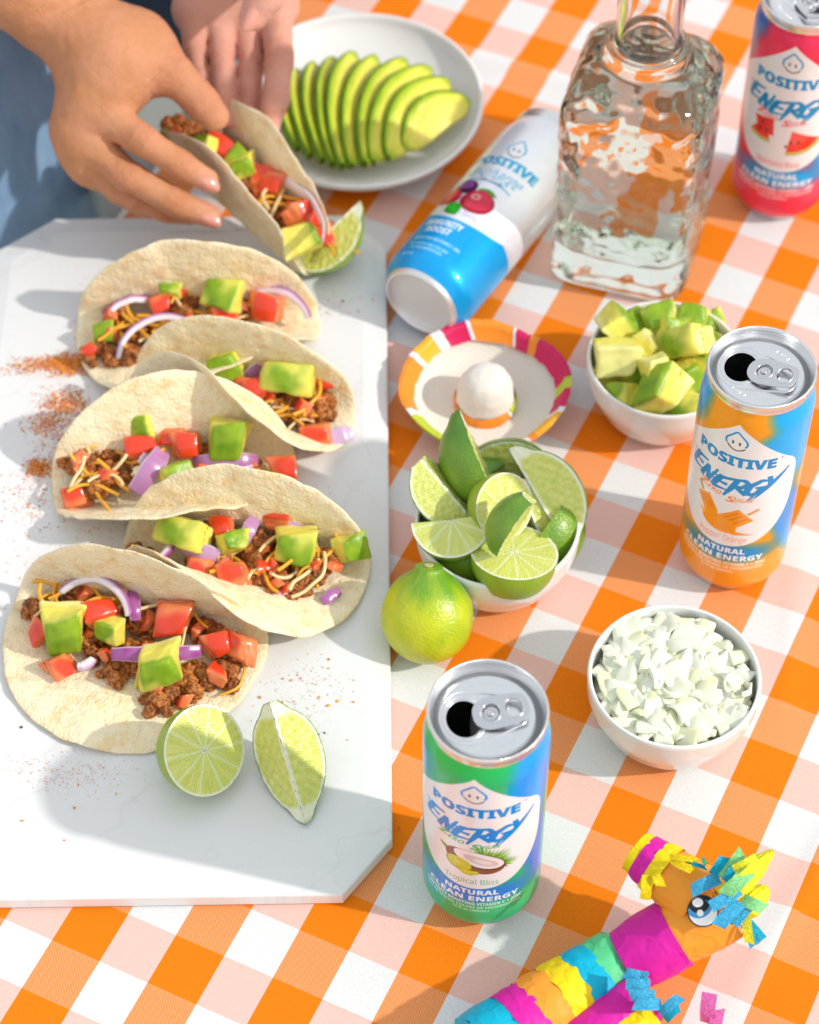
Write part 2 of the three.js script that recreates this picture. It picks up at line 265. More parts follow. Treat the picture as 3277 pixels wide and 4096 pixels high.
      text('Z', -14.2, 74.6, 6.4, 6.0, style.accent, { skew: -0.4, font: 'bold ' }); text('ERO', -7.8, 72.6, 4.6, 8.4, style.accent, { skew: -0.3, rot: 0.1 });
      text('S', 1.6, 70.2, 6.4, 4.8, style.accent, { skew: -0.4 }); text('UGAR', 8.2, 70.8, 4.4, 9.8, style.accent, { skew: -0.3, rot: -0.06 });
      poly([[-16.5, 76.4], [-8, 74.9], [-16, 75.7]], style.accent); poly([[-1, 68.2], [7, 68.2], [-0.4, 67.4]], style.accent);
      text('™', 24.6, 106, 3, 0, blue);
      text(style.flavor, 0, 34.5, 6.4, 26.5, style.accent2 ?? style.accent, { font: '' });
      text('NATURAL', 0, 23.4, 5.8, 27, '#f2f4f8', { fat: 0.15 }); text('CLEAN ENERGY', 0, 16.8, 5.8, 47, '#f2f4f8', { fat: 0.15 });
      text('IMMUNITY BOOSTING VITAMIN C + ZINC', 0, 11.3, 3.6, 52, 'rgba(255,255,255,0.9)'); text('NO ARTIFICIAL COLORS OR PRESERVATIVES', 0, 7.5, 2.9, 50, 'rgba(255,255,255,0.75)'); text('12 fl oz (355mL)', 0, 4.2, 2.8, 18, 'rgba(255,255,255,0.75)');
    } else {
      c.strokeStyle = blue; c.lineWidth = M(1.0);
      text('Re-charge', -2, 91, 12, 38, blue, { skew: -0.4, font: 'italic ', rot: -0.03 });
      c.beginPath(); c.moveTo(X(-22), Y(80)); c.quadraticCurveTo(X(-4), Y(86), X(15), Y(82)); c.stroke();
      text('ZERO SUGAR', 0, 84.5, 3, 14, '#6a6f78'); text('Tropical Berry', -3, 52.5, 5.2, 25, '#b79bd6', { font: '' });
      text('IMMUNITY', -6, 41, 6.4, 25, '#eef6fb', { fat: 0.2 }); text('BOOST', -6, 34.4, 6.4, 17, '#eef6fb', { fat: 0.2 });
      text('IMMUNITY BOOSTING VITAMIN C + ZINC', -2, 26, 2.6, 32, 'rgba(255,255,255,0.8)'); text('NO ARTIFICIAL COLORS', -4, 20.5, 2.6, 26, 'rgba(255,255,255,0.7)'); text('OR PRESERVATIVES', -4, 17, 2.6, 22, 'rgba(255,255,255,0.7)'); text('12 fl oz', -14, 12, 2.4, 9, 'rgba(255,255,255,0.7)');
    }
    const fs = style.fs ?? 1; c.save(); c.translate(X(0), Y(style.fy ?? 60)); c.scale(fs, fs); c.translate(-X(0), -Y(style.fy ?? 60)); style.fruit({ c, X, Y, M, blob, text, poly, oval }); c.restore();
  });
}
const leafShape = (k, x, y, len, wid, rot, col) => { const pts = []; for (let i = 0; i <= 16; i++) { const t = i / 16; pts.push([t * len, Math.sin(Math.PI * t) * wid]); } for (let i = 16; i >= 0; i--) { const t = i / 16; pts.push([t * len, -Math.sin(Math.PI * t) * wid]); } k.poly(pts.map(([a, b]) => [x + a * Math.cos(rot) - b * Math.sin(rot), y + a * Math.sin(rot) + b * Math.cos(rot)]), col); };
const STYLES = {
  coconut: { fs: 0.95, fy: 44, base: '#00b468', blue: '#0088dc', accent: '#2fae58', accent2: '#5cae74', flavor: 'Tropical Bliss',
    blobs: [[-44, 120, 26, 40, 0.2, 'rgba(0,140,225,1)'], [32, 118, 22, 60, 0.25, 'rgba(0,150,238,1)', 0.6], [40, 44, 18, 50, -0.35, 'rgba(0,128,225,1)', 0.6], [0, 22, 52, 14, 0, 'rgba(0,128,222,1)'], [-30, 12, 20, 16, 0.3, 'rgba(40,160,190,0.9)'], [58, 80, 18, 80, 0.1, 'rgba(50,205,100,1)', 0.6], [20, 5, 30, 10, 0, 'rgba(60,200,120,0.9)'], [-16, 139, 34, 9, 0, 'rgba(10,190,80,1)'], [6, 146, 26, 6, 0, 'rgba(0,215,95,1)'], [72, 100, 20, 50, 0, 'rgba(20,150,225,1)'], [-70, 60, 22, 70, 0, 'rgba(60,200,130,1)']],
    fruit(k) {
      for (let i = 0; i < 17; i++) { const a = 1.95 - i * 0.155; leafShape(k, 5 + i * 0.35, 60 - i * 0.3, 13 + 2 * Math.sin(i), 0.75, a, i % 3 ? '#5fa02b' : '#8fbf3f'); }
      leafShape(k, -8, 58, 12, 1.5, 2.55, '#4f8f2a'); leafShape(k, -7, 55, 10, 1.2, 2.3, '#6fb03a'); leafShape(k, 3, 45, 13, 1.2, 0.25, '#5d9a2c');
      k.oval(1.5, 55, 16, 9.5, 0.36, '#8a5230'); for (let i = 0; i < 160; i++) { const r = Math.sqrt((i * 0.618) % 1), a = i * 2.4; const x = r * 15.5 * Math.cos(a), y = r * 9 * Math.sin(a); k.c.strokeStyle = i % 2 ? '#b9784a' : '#5d3018'; k.c.lineWidth = k.M(0.25); k.c.beginPath(); k.c.moveTo(k.X(1.5 + x), k.Y(54 + y - x * 0.34)); k.c.lineTo(k.X(2.6 + x), k.Y(53 + y - x * 0.34)); k.c.stroke(); }
      k.oval(3.6, 57.3, 14.2, 7.0, 0.40, '#57241c'); k.oval(3.4, 57.8, 13.5, 6.2, 0.40, '#f1e6e6'); k.oval(4.6, 56.9, 9.5, 3.3, 0.42, '#d9c3bf'); k.oval(5.4, 56.4, 5, 1.6, 0.42, '#e9dcd8');
      k.oval(-6.6, 50.5, 7.2, 5.6, 0.5, '#a3ab17'); k.oval(-6.4, 51, 6.3, 4.7, 0.5, '#e2d437'); k.oval(-6.4, 51, 5.5, 4, 0.5, '#c8c52d');
      for (let i = 0; i < 9; i++) { k.c.strokeStyle = '#ece47a'; k.c.lineWidth = k.M(0.3); k.c.beginPath(); k.c.moveTo(k.X(-6.4), k.Y(51)); k.c.lineTo(k.X(-6.4 + 5 * Math.cos(i * 0.7)), k.Y(51 + 3.4 * Math.sin(i * 0.7) - 1.6 * Math.cos(i * 0.7))); k.c.stroke(); }
      k.poly([[-8, 46.5], [4, 45.8], [3.5, 42.6], [0, 40.8], [-4, 41.2]], '#b3ba1f'); k.poly([[-6, 45.7], [3, 45.2], [2.6, 43.2], [-1, 42], [-4, 42.6]], '#ddd23a');
    } },
  orange: { fs: 1.02, fy: 30, base: '#f29a1c', blue: '#008ccf', accent: '#f2863a', accent2: '#f29064', flavor: "Poppin' Orange",
    blobs: [[-38, 134, 22, 26, 0.1, 'rgba(0,150,215,1)', 0.6], [24, 116, 16, 30, 0.75, 'rgba(0,168,238,1)', 0.5], [40, 118, 16, 44, 0.1, 'rgba(0,170,240,1)', 0.6], [28, 138, 16, 14, 0.3, 'rgba(0,165,235,1)', 0.5], [40, 40, 16, 44, -0.35, 'rgba(0,150,230,1)', 0.6], [4, 22, 40, 11, 0, 'rgba(0,135,200,1)'], [-42, 20, 12, 30, 0, 'rgba(20,150,205,1)'], [68, 60, 18, 60, 0, 'rgba(245,170,80,1)'], [-66, 90, 16, 60, 0, 'rgba(20,160,215,1)'], [0, 6, 50, 6, 0, 'rgba(245,160,60,0.8)']],
    fruit(k) {
      const pop = (x, y, a, l, wd) => { const R = (u, v) => [x + u * Math.cos(a) - v * Math.sin(a), y + u * Math.sin(a) + v * Math.cos(a)]; k.poly([R(l, -1), R(l + 8, -1), R(l + 8, 1), R(l, 1)], '#d9a066'); k.poly([R(l - 1, -wd), R(l + 0.8, -wd), R(l + 0.8, wd), R(l - 1, wd)], '#e6ece4'); k.poly([R(-l * 0.5, -wd * 0.5), R(0, -wd), R(l, -wd), R(l, wd), R(-2, wd), R(-l * 0.55, wd * 0.4)], '#f7981d'); for (const v of [-0.45, 0.1, 0.55]) k.poly([R(1, v * wd - 0.45), R(l - 2, v * wd - 0.45), R(l - 2, v * wd + 0.45), R(1, v * wd + 0.45)], '#dd7a0c'); };
      pop(-8, 54, 2.05, 12, 4.4); pop(0, 48, 0.72, 14, 6.2);
      k.oval(-3, 46, 10, 6, 0.3, '#f79a20'); k.poly([[-16, 60], [-8, 50], [-14, 49], [-4, 42], [6, 38.5], [16, 39.5], [6, 42], [6, 48], [-6, 52]], '#f79a20'); k.poly([[-16, 53], [-10, 50], [-12, 47]], '#ffb347');
    } },
  watermelon: { fs: 1.15, fy: 46, base: '#ee3350', blue: '#008fc8', accent: '#e8465a', flavor: 'Watermelon Mania',
    blobs: [[-38, 128, 16, 34, 0.15, 'rgba(10,120,190,1)'], [-30, 138, 14, 14, 0, 'rgba(40,100,180,1)'], [34, 112, 18, 30, 0.5, 'rgba(0,165,232,1)'], [5, 138, 28, 10, 0, 'rgba(232,50,95,1)'], [32, 40, 18, 34, -0.5, 'rgba(0,170,235,1)'], [4, 22, 42, 12, 0, 'rgba(0,160,225,1)'], [-38, 22, 10, 24, 0.2, 'rgba(110,110,190,1)'], [0, 6, 55, 7, 0, 'rgba(238,60,85,0.95)'], [-60, 60, 20, 60, 0, 'rgba(230,60,110,1)'], [66, 70, 18, 60, 0, 'rgba(240,70,90,1)']],
    fruit(k) {
      const slice = (x, y, a, r, half) => { const arc = (q, n = 20) => { const o = [[x, y]]; for (let i = 0; i <= n; i++) { const t = a - half + 2 * half * i / n; o.push([x + q * Math.cos(t), y + q * Math.sin(t)]); } return o; }; k.poly(arc(r), '#6f9a2e'); k.poly(arc(r - 0.8), '#d9d35a'); k.poly(arc(r - 2.1), '#ee3b2f'); k.poly(arc(r * 0.55), '#f4574a'); };
      slice(-9, 68, -1.75, 18, 0.38); slice(5, 62, -1.05, 18.5, 0.62);
      k.poly([[-16, 66], [-5, 68], [-4, 56], [-13, 55]], '#e8352c'); for (const [x, y] of [[-11, 63], [-8, 58], [-12, 57.5], [5, 53], [9, 53.5], [3, 50]]) k.oval(x, y, 0.7, 1.0, 0.3, '#3a1416');
    } },
  silver: { silver: true, fs: 1.45, fy: 60, base: '#d9dce4', blue: '#2ba6d8', accent: '#b79bd6', flavor: '', blobs: [],
    fruit(k) {
      k.oval(-8, 70.5, 5.6, 4.4, 0.1, '#4b1740'); k.oval(-8.5, 72, 4, 2.6, 0.1, '#9a4fa0'); leafShape(k, -2, 70.5, 9, 1.8, -0.05, '#3c9a1e');
      k.oval(-12.5, 64, 6.6, 5.2, 0.45, '#c4143a'); k.oval(-11.6, 65.2, 4.4, 3.2, 0.45, '#ea3556'); k.oval(1.5, 63.5, 7.2, 6.6, -0.1, '#a81530'); k.oval(1.5, 64.2, 6.0, 5.2, -0.1, '#cf2a46'); k.oval(-0.3, 65.8, 2.0, 1.6, 0, '#e59a9a'); k.oval(-0.3, 65.8, 1.1, 0.9, 0, '#a05a40');
      leafShape(k, -9, 60, 10, 3.6, -0.85, '#22a519'); leafShape(k, -8.6, 59.8, 8, 2.0, -0.85, '#35c12a');
    } },
};
function canBodyGeo() {
  const p = [[0.0236, 0.0030], ...curvePts([[0.0240, 0.0036], [0.0268, 0.0082], [0.0281, 0.0120], [CAN_R, 0.0165]], 16), [CAN_R, 0.05], [CAN_R, 0.09], [CAN_R, 0.128], ...curvePts([[CAN_R, 0.132], [0.0281, 0.1372], [0.0272, 0.1416], [0.0262, 0.1448], [0.0258, 0.1470]], 20).slice(1)];
  const g = lathe(p, 128), P = g.attributes.position, uv = g.attributes.uv;
  for (let i = 0; i < P.count; i++) uv.setY(i, (P.getY(i) - LAB0) / (LAB1 - LAB0));
  return g;
}
const canGeo = canBodyGeo();
const canBaseGeo = lathe([[0.0236, 0.0031], [0.0228, 0.0012], [0.0222, 0.0002], [0.0215, 0], [0.0209, 0.0004], [0.0205, 0.0016], [0.0200, 0.0030]], 96);
const canDomeGeo = lathe(curvePts([[0.0200, 0.0030], [0.0185, 0.0046], [0.0150, 0.0064], [0.008, 0.0078], [0, 0.0082]], 24), 96), domeMat = std([0.76, 0.77, 0.78], 0.5, { metalness: 0.25 });
const canRimGeo = lathe([[0.0258, 0.1470], [0.0256, 0.1484], ...curvePts([[0.0258, 0.1495], [0.0266, 0.1502], [0.0269, 0.1515], [0.0269, 0.1528], [0.0266, 0.1537], [0.0261, 0.1540], [0.0256, 0.1536]], 18), [0.0252, 0.1526], [0.0243, 0.1502], [0.0232, 0.1476], [0.0227, 0.1468], [0.0221, 0.1466], [0.0217, 0.1472], [0.0214, 0.1484], [0.0208, 0.1487]], 128);
const canLinerGeo = lathe([[0.0206, 0.1484], [0.0250, 0.1462], [0.0276, 0.137], [0.0279, 0.128], [0.0279, 0.02], [0.024, 0.006], [0, 0.0115]], 64);
const LIDY = 0.1486;
const lidGeo = (() => {
  const s = new THREE.Shape(); s.absarc(0, 0, 0.0209, 0, Math.PI * 2);
  const hole = new THREE.Path(); hole.absellipse(-0.0103, 0, 0.0083, 0.0098, 0, Math.PI * 2, true); s.holes.push(hole);
  const g = new THREE.ExtrudeGeometry(s, { depth: 0.0002, bevelEnabled: true, bevelSize: 0.0003, bevelThickness: 0.0002, bevelSegments: 3, curveSegments: 64 }); g.rotateX(-Math.PI / 2); g.translate(0, LIDY - 0.0004, 0);
  const gs = [plain(g)];
  const loop = (pts, r, y, closed = true, n = 160) => { const c = new THREE.CatmullRomCurve3(pts.map(([x, z]) => V(x, y, z)), closed); gs.push(plain(new THREE.TubeGeometry(c, n, r, 10, closed))); };
  loop(Array.from({ length: 28 }, (_, i) => { const a = i / 28 * 2 * Math.PI; return [-0.0103 + 0.0096 * Math.cos(a), 0.0111 * Math.sin(a)]; }), 0.00042, LIDY + 0.0001);
  // long bead running round the opening and the tab
  const bead = []; for (let i = 0; i <= 12; i++) { const a = Math.PI / 2 + Math.PI * i / 12; bead.push([-0.0100 + 0.0112 * Math.cos(a), 0.0134 * Math.sin(a)]); } bead.push([0.002, -0.0112], [0.0115, -0.0082]); for (let i = 0; i <= 8; i++) { const a = -Math.PI / 2 + Math.PI * i / 8; bead.push([0.0125 + 0.0052 * Math.cos(a), 0.0074 * Math.sin(a)]); } bead.push([0.002, 0.0112]);
  loop(bead, 0.00048, LIDY + 0.0001);
  // stamped marks along the two edges: short raised ridges
  for (const side of [-1, 1]) for (let i = 0; i < 15; i++) { const a = side * Math.PI / 2 + (i - 7) * 0.085 * 1.0, r = 0.0168, b = new THREE.CapsuleGeometry(0.00016, 0.0011 + 0.0006 * ((i * 7) % 3) / 2, 3, 6); b.rotateX(Math.PI / 2); b.rotateZ(0); b.rotateY(-a + Math.PI / 2 + 0.3 * ((i * 5) % 3 - 1)); b.translate(r * Math.cos(a), LIDY + 0.00005, r * Math.sin(a)); gs.push(plain(b)); }
  return mergeGeometries(gs);
})();
const tabGeo = (() => {
  const s = new THREE.Shape(); s.moveTo(-0.0075, 0.0); s.bezierCurveTo(-0.0078, 0.0052, -0.0040, 0.0080, 0.001, 0.0080); s.bezierCurveTo(0.006, 0.0080, 0.013, 0.0072, 0.0148, 0.0062); s.bezierCurveTo(0.0172, 0.0045, 0.0172, -0.0045, 0.0148, -0.0062); s.bezierCurveTo(0.013, -0.0072, 0.006, -0.0080, 0.001, -0.0080); s.bezierCurveTo(-0.0040, -0.0080, -0.0078, -0.0052, -0.0075, 0);
  const h1 = new THREE.Path(); h1.absellipse(0.0105, 0, 0.0039, 0.0050, 0, Math.PI * 2, true); const h2 = new THREE.Path(); h2.absellipse(0.0004, 0, 0.0040, 0.0046, 0, Math.PI * 2, true); s.holes.push(h1, h2);
  const g = new THREE.ExtrudeGeometry(s, { depth: 0.0003, bevelEnabled: true, bevelSize: 0.0005, bevelThickness: 0.00045, bevelSegments: 4, curveSegments: 24 }); g.rotateX(-Math.PI / 2);
  const gs = [plain(g)];
  for (const [x, rx, rz] of [[0.0105, 0.0042, 0.0053], [0.0004, 0.0043, 0.0049]]) { const c = new THREE.CatmullRomCurve3(Array.from({ length: 24 }, (_, i) => V(x + rx * Math.cos(i / 12 * Math.PI), 0.0006, rz * Math.sin(i / 12 * Math.PI))), true); gs.push(plain(new THREE.TubeGeometry(c, 64, 0.00055, 8, true))); }
  const tongue = new THREE.Shape(); tongue.absellipse(0.0002, 0, 0.0030, 0.0033, 0, Math.PI * 2); const tg = new THREE.ExtrudeGeometry(tongue, { depth: 0.0002, bevelEnabled: true, bevelSize: 0.0003, bevelThickness: 0.0002, bevelSegments: 2, curveSegments: 24 }); tg.rotateX(-Math.PI / 2); tg.translate(0, -0.0006, 0); gs.push(plain(tg));
  const riv = lathe([[0, 0.0010], [0.0012, 0.0009], [0.0017, 0.0005], [0.0018, -0.0008]], 24); gs.push(plain(riv));
  const m = mergeGeometries(gs); m.rotateZ(0.13); m.translate(0.0012, LIDY + 0.0017, 0); return m;
})();
const flapGeo = (() => { const s = new THREE.Shape(); s.absellipse(-0.0073, 0, 0.0073, 0.0088, 0, Math.PI * 2); const g = new THREE.ExtrudeGeometry(s, { depth: 0.0002, bevelEnabled: true, bevelSize: 0.0003, bevelThickness: 0.0002, bevelSegments: 2, curveSegments: 32 }); g.rotateX(-Math.PI / 2); g.rotateZ(1.25); g.translate(-0.0022, LIDY - 0.0012, 0); return g; })();
function makeCan(style, label, opts = {}) {
  const t = thing('drink_can', label, 'can', V(0, 0, 0), 0, null);
  const silver = style.silver;
  part('body', canGeo, std(0xffffff, silver ? 0.30 : 0.30, { map: labelTex(style), metalness: silver ? 0.35 : 0.05, clearcoat: silver ? 0.5 : 0.4, clearcoatRoughness: 0.06, specularIntensity: 0.4 }), t).rotation.y = Math.PI + (opts.face ?? 0);
  part('base', canBaseGeo, aluminiumSatin, t); part('dome', canDomeGeo, domeMat, t); part('rim', canRimGeo, aluminium, t); part('liner', canLinerGeo, aluminiumDark, t);
  const lid = part('lid', lidGeo, aluminium, t); lid.rotation.y = opts.lid ?? 0;
  part('pull_tab', tabGeo, aluminiumTab, lid); part('tear_panel', flapGeo, aluminiumSatin, lid);
  return t;
}
const rad = (d) => d * Math.PI / 180;
const can1 = makeCan(STYLES.coconut, 'open green and blue can with a coconut picture standing right of the board', { face: rad(-13), lid: rad(9) });
can1.position.copy(D(1013, 1858, 0));
const can2 = makeCan(STYLES.orange, 'open orange and blue can with an ice pop picture standing beside the avocado cubes', { face: rad(-25), lid: rad(-24) });
can2.position.copy(D(1537, 1170, 0));
const can3 = makeCan(STYLES.watermelon, 'open red and blue can with a watermelon picture standing behind the glass bottle', { face: rad(-18), lid: rad(-75) });
can3.position.copy(D(1636, 408, 0));
const can4 = makeCan(STYLES.silver, 'silver can with blue base and cranberry picture lying on its side', { lid: 0.5 });
{
  const a = D(1222, 226, CAN_R).sub(D(889, 619, CAN_R)).normalize(), n = V(0, 1, 0).applyAxisAngle(a, rad(-4));
  can4.quaternion.setFromRotationMatrix(new THREE.Matrix4().makeBasis(a.clone().cross(n), a, n));
  can4.position.copy(D(878, 640, CAN_R).add(V(0.001, 0, 0)));
}
// ---------------------------------------------------------------- tacos
const tortillaMap = dataTex(1024, (u, v) => {
  const x = u * 12, y = v * 12;
  const broad = 0.5 + fbm(x * 0.5, y * 0.5, 2, 4), blister = smooth(fbm(x * 1.6, y * 1.6, 7, 4), 0.10, 0.42), toast = smooth(fbm(x * 0.8, y * 0.8, 15, 5), 0.08, 0.40), fine = N(u * 160, v * 160, 3), fine2 = N(u * 60, v * 60, 6);
  let c = mix3([0.87, 0.72, 0.44], [0.90, 0.81, 0.60], broad);
  c = mix3(c, [0.85, 0.77, 0.58], 0.5 * smooth(fine2, 0.0, 0.5));
  c = mix3(c, [0.80, 0.54, 0.20], 0.50 * toast); c = mix3(c, [0.58, 0.30, 0.085], 0.68 * blister * (0.25 + 0.75 * toast)); c = mix3(c, [0.89, 0.84, 0.70], 0.35 * smooth(fbm(x * 1.3, y * 1.3, 60, 4), 0.05, 0.4) * smooth(fine2, -0.2, 0.4));
  const oil = smooth(fbm(x * 1.1, y * 1.1, 40, 4), 0.10, 0.36) * (0.35 + 0.65 * smooth(N(u * 90, v * 90, 8), 0.0, 0.45)); c = mix3(c, [0.80, 0.40, 0.10], 0.62 * oil);
  const k = 1 + 0.03 * fine;
  return c.map((q) => q * k);
}, true);
const tortillaBump = dataTex(1024, (u, v) => { const n = 0.5 + 0.30 * fbm(u * 42, v * 42, 3, 3) + 0.16 * N(u * 110, v * 110, 5) + 0.4 * fbm(u * 10, v * 10, 8, 3); return [n, n, n]; });
const tortillaMat = std(0xffffff, 0.78, { map: tortillaMap, bumpMap: tortillaBump, bumpScale: 0.0018, specularIntensity: 0.35 });
const beefMat = std(0xffffff, 0.46, { vertexColors: true, specularIntensity: 0.6 });
const avoMat = std(0xffffff, 0.36, { vertexColors: true, specularIntensity: 0.6, bumpScale: 0.0004, bumpMap: dataTex(128, (u, v) => { const n = 0.5 + fbm(u * 8, v * 8, 3, 3); return [n, n, n]; }) });
const tomatoMat = std(0xffffff, 0.22, { vertexColors: true, clearcoat: 0.35, clearcoatRoughness: 0.12 });
const onionMat = std(0xffffff, 0.28, { vertexColors: true, clearcoat: 0.25, clearcoatRoughness: 0.2, side: THREE.DoubleSide });
const cheeseOrange = std([0.83, 0.40, 0.025], 0.45), cheeseCream = std([0.80, 0.62, 0.32], 0.4);

// profile of the fold at a place along it: where arc length s lands in (z, y)
function foldAt(s, front, back, bend) {
  const n = 22, L = Math.abs(s), A = s > 0 ? front : back, d = L / n; let z = 0, y = 0;
  for (let i = 0; i < n; i++) { const q = (i + 0.5) * d, a = A * smooth(q, 0, bend * 2) + 0.10 * smooth(q, bend * 2, 0.07) * (s > 0 ? -1 : -1); z += Math.cos(a) * d; y += Math.sin(a) * d; }
  return [s > 0 ? z : -z, y];
}
function tortillaGeo(o) {
  const nr = 30, nt = 120, th = 0.0019, top = [], uv = [], seed = o.seed;
  for (let i = 0; i <= nr; i++) for (let j = 0; j < nt; j++) {
    const t = j / nt * 2 * Math.PI, k = 1 + 0.006 * N(Math.cos(t) * 16 + seed, Math.sin(t) * 16, 8) + 0.026 * N(Math.cos(t) * 1.4 + seed, Math.sin(t) * 1.4, 3) + 0.008 * N(Math.cos(t) * 5 + seed, Math.sin(t) * 5, 6), r = o.R * k * Math.pow(i / nr, 0.85);
    const x = r * Math.cos(t), s = r * Math.sin(t) * (o.long ?? 1) + (o.off ?? 0), q = x / o.R;
    const F = rad(o.fF + (o.fF1 ?? 0) * q), B = rad(o.fB + (o.fB1 ?? 0) * q);
    let [z, y] = foldAt(s, F, B, o.bend ?? 0.011);
    const w = (i / nr) ** 2, wave = 0.0035 * w * N(Math.cos(t) * 1.8 + seed * 2, Math.sin(t) * 1.8, 9) * (o.wave ?? 1) + 0.0011 * w * N(Math.cos(t) * 6 + seed, Math.sin(t) * 6, 2), bumpy = 0.0008 * N(x * 120 + seed, s * 120, 4);
    const A = s > 0 ? F : B, nz = s > 0 ? -Math.sin(A) : Math.sin(A), ny = Math.cos(A);
    z += nz * (wave + bumpy); y += ny * (wave + bumpy);
    if (o.floor !== undefined) y = Math.max(y, 0);
    top.push(V(x, y, z)); uv.push(x / 0.14 + 0.5 + seed * 0.37, s / 0.14 + 0.5 + seed * 0.21);
  }
  const id = (i, j) => i * nt + (j % nt), idx = [];
  for (let i = 0; i < nr; i++) for (let j = 0; j < nt; j++) idx.push(id(i, j), id(i, j + 1), id(i + 1, j), id(i, j + 1), id(i + 1, j + 1), id(i + 1, j));
  const g = new THREE.BufferGeometry(); g.setAttribute('position', new THREE.Float32BufferAttribute(top.flatMap((p) => [p.x, p.y, p.z]), 3)); g.setIndex(idx); g.computeVertexNormals();
  const nrm = g.attributes.normal, n0 = top.length, pos = [], UV = [];
  // upper skin and lower skin, the rim rounded by a middle ring
  for (const h of [1, 0]) for (let i = 0; i < n0; i++) { const thick = th * (i >= nr * nt ? 0.55 : 1), f = h ? thick * 0.5 : -thick * 0.5; pos.push(top[i].x + nrm.getX(i) * f, top[i].y + nrm.getY(i) * f + th / 2, top[i].z + nrm.getZ(i) * f); UV.push(uv[i * 2], uv[i * 2 + 1]); }
  const all = [...idx]; for (let i = 0; i < idx.length; i += 3) all.push(n0 + idx[i], n0 + idx[i + 2], n0 + idx[i + 1]);
  const e0 = pos.length / 3;
  for (let j = 0; j < nt; j++) { const i = nr * nt + j, d = top[i].clone().sub(top[(nr - 1) * nt + j]).normalize(); pos.push(top[i].x + d.x * th * 0.4, top[i].y + d.y * th * 0.4 + th / 2, top[i].z + d.z * th * 0.4); UV.push(uv[i * 2], uv[i * 2 + 1]); }
  for (let j = 0; j < nt; j++) { const a = nr * nt + j, b = nr * nt + (j + 1) % nt, m = e0 + j, m2 = e0 + (j + 1) % nt; all.push(a, b, m, b, m2, m, n0 + a, m, n0 + b, n0 + b, m, m2); }
  const out = new THREE.BufferGeometry(); out.setAttribute('position', new THREE.Float32BufferAttribute(pos, 3)); out.setAttribute('uv', new THREE.Float32BufferAttribute(UV, 2)); out.setIndex(all); out.computeVertexNormals();
  return out;
}
// filling pieces (shapes shared, turned and scaled)
const LEAF = [0.19, 0.36, 0.010], FLESH = [0.76, 0.68, 0.11], CREAM = [0.80, 0.76, 0.27];
function avoGeo(seed, w, h, d) {
  const r = rngOf(seed), g = chunk(w, h, d, 0.0012, 14, seed, 0.0018, 0.40);
  const curve = 0.10 + 0.25 * r(), tx = (r() - 0.5) * 0.5, tz = (r() - 0.5) * 0.5, shear = (r() - 0.5) * 0.4;
  displace(g, (p) => { const q = p.y / h; p.y += -curve * h * ((p.x / w) ** 2 + (p.z / d) ** 2) * (q > 0 ? 1 : 0.2); p.x *= 1 + tx * q; p.z *= 1 + tz * q; p.x += shear * p.y; const e = 0.00035 * N(p.x * 420 + seed, p.y * 420, p.z * 420); p.x += e; p.y += e; p.z -= e; });
  return colorize(g, (p) => { const q = p.y / h + 0.5 + 0.26 * fbm(p.x * 90 + seed, p.y * 90, p.z * 90, 2), deep = smooth(q, 0.84, 0.98), mid = smooth(q, 0.60, 0.95); let c = mix3(CREAM, FLESH, smooth(q, 0, 0.3)); c = mix3(c, [0.57, 0.59, 0.10], mid); c = mix3(c, mix3([0.13, 0.28, 0.010], [0.30, 0.43, 0.022], clamp(0.5 + 1.2 * fbm(p.x * 110 + seed, p.z * 110, 3, 3), 0, 1)), deep); const k = 1 + 0.20 * fbm(p.x * 260, p.y * 260, p.z * 260 + seed, 3); return c.map((v) => v * k); });
}
const avoShapes = [1, 2, 3, 4, 5, 6, 7, 8].map((s) => { const r = rngOf(s * 77); return avoGeo(s, 0.016 + 0.003 * r(), 0.0135 + 0.004 * r(), 0.0145 + 0.004 * r()); });
function tomatoGeo(seed) {
  const r = rngOf(seed * 31 + 5), w = 0.015, h = 0.011, d = 0.013, g = chunk(w, h, d, 0.0009, 10, seed + 20, 0.0016, 0.48), cv = 0.25 + 0.2 * r(), tx = (r() - 0.5) * 0.7, sh = (r() - 0.5) * 0.6;
  displace(g, (p) => { const q = p.y / h; if (q > 0) p.y -= cv * h * ((p.x / w) ** 2 + (p.z / d) ** 2); p.x *= 1 + tx * q; p.z += sh * p.y; });
  return colorize(g, (p, n) => { const q = p.y / h + 0.5, f = 0.5 + fbm(p.x * 120 + seed, p.y * 120, p.z * 120, 3); let c = mix3([0.74, 0.11, 0.030], [0.84, 0.28, 0.10], f); c = mix3(c, [0.72, 0.045, 0.010], smooth(q, 0.80, 0.95)); return mix3(c, [0.85, 0.42, 0.22], 0.35 * smooth(N(p.x * 260, p.y * 260 + seed, p.z * 260), 0.25, 0.55) * (1 - q)); });
}
const tomatoShapes = [1, 2, 3, 4, 5, 6].map(tomatoGeo);
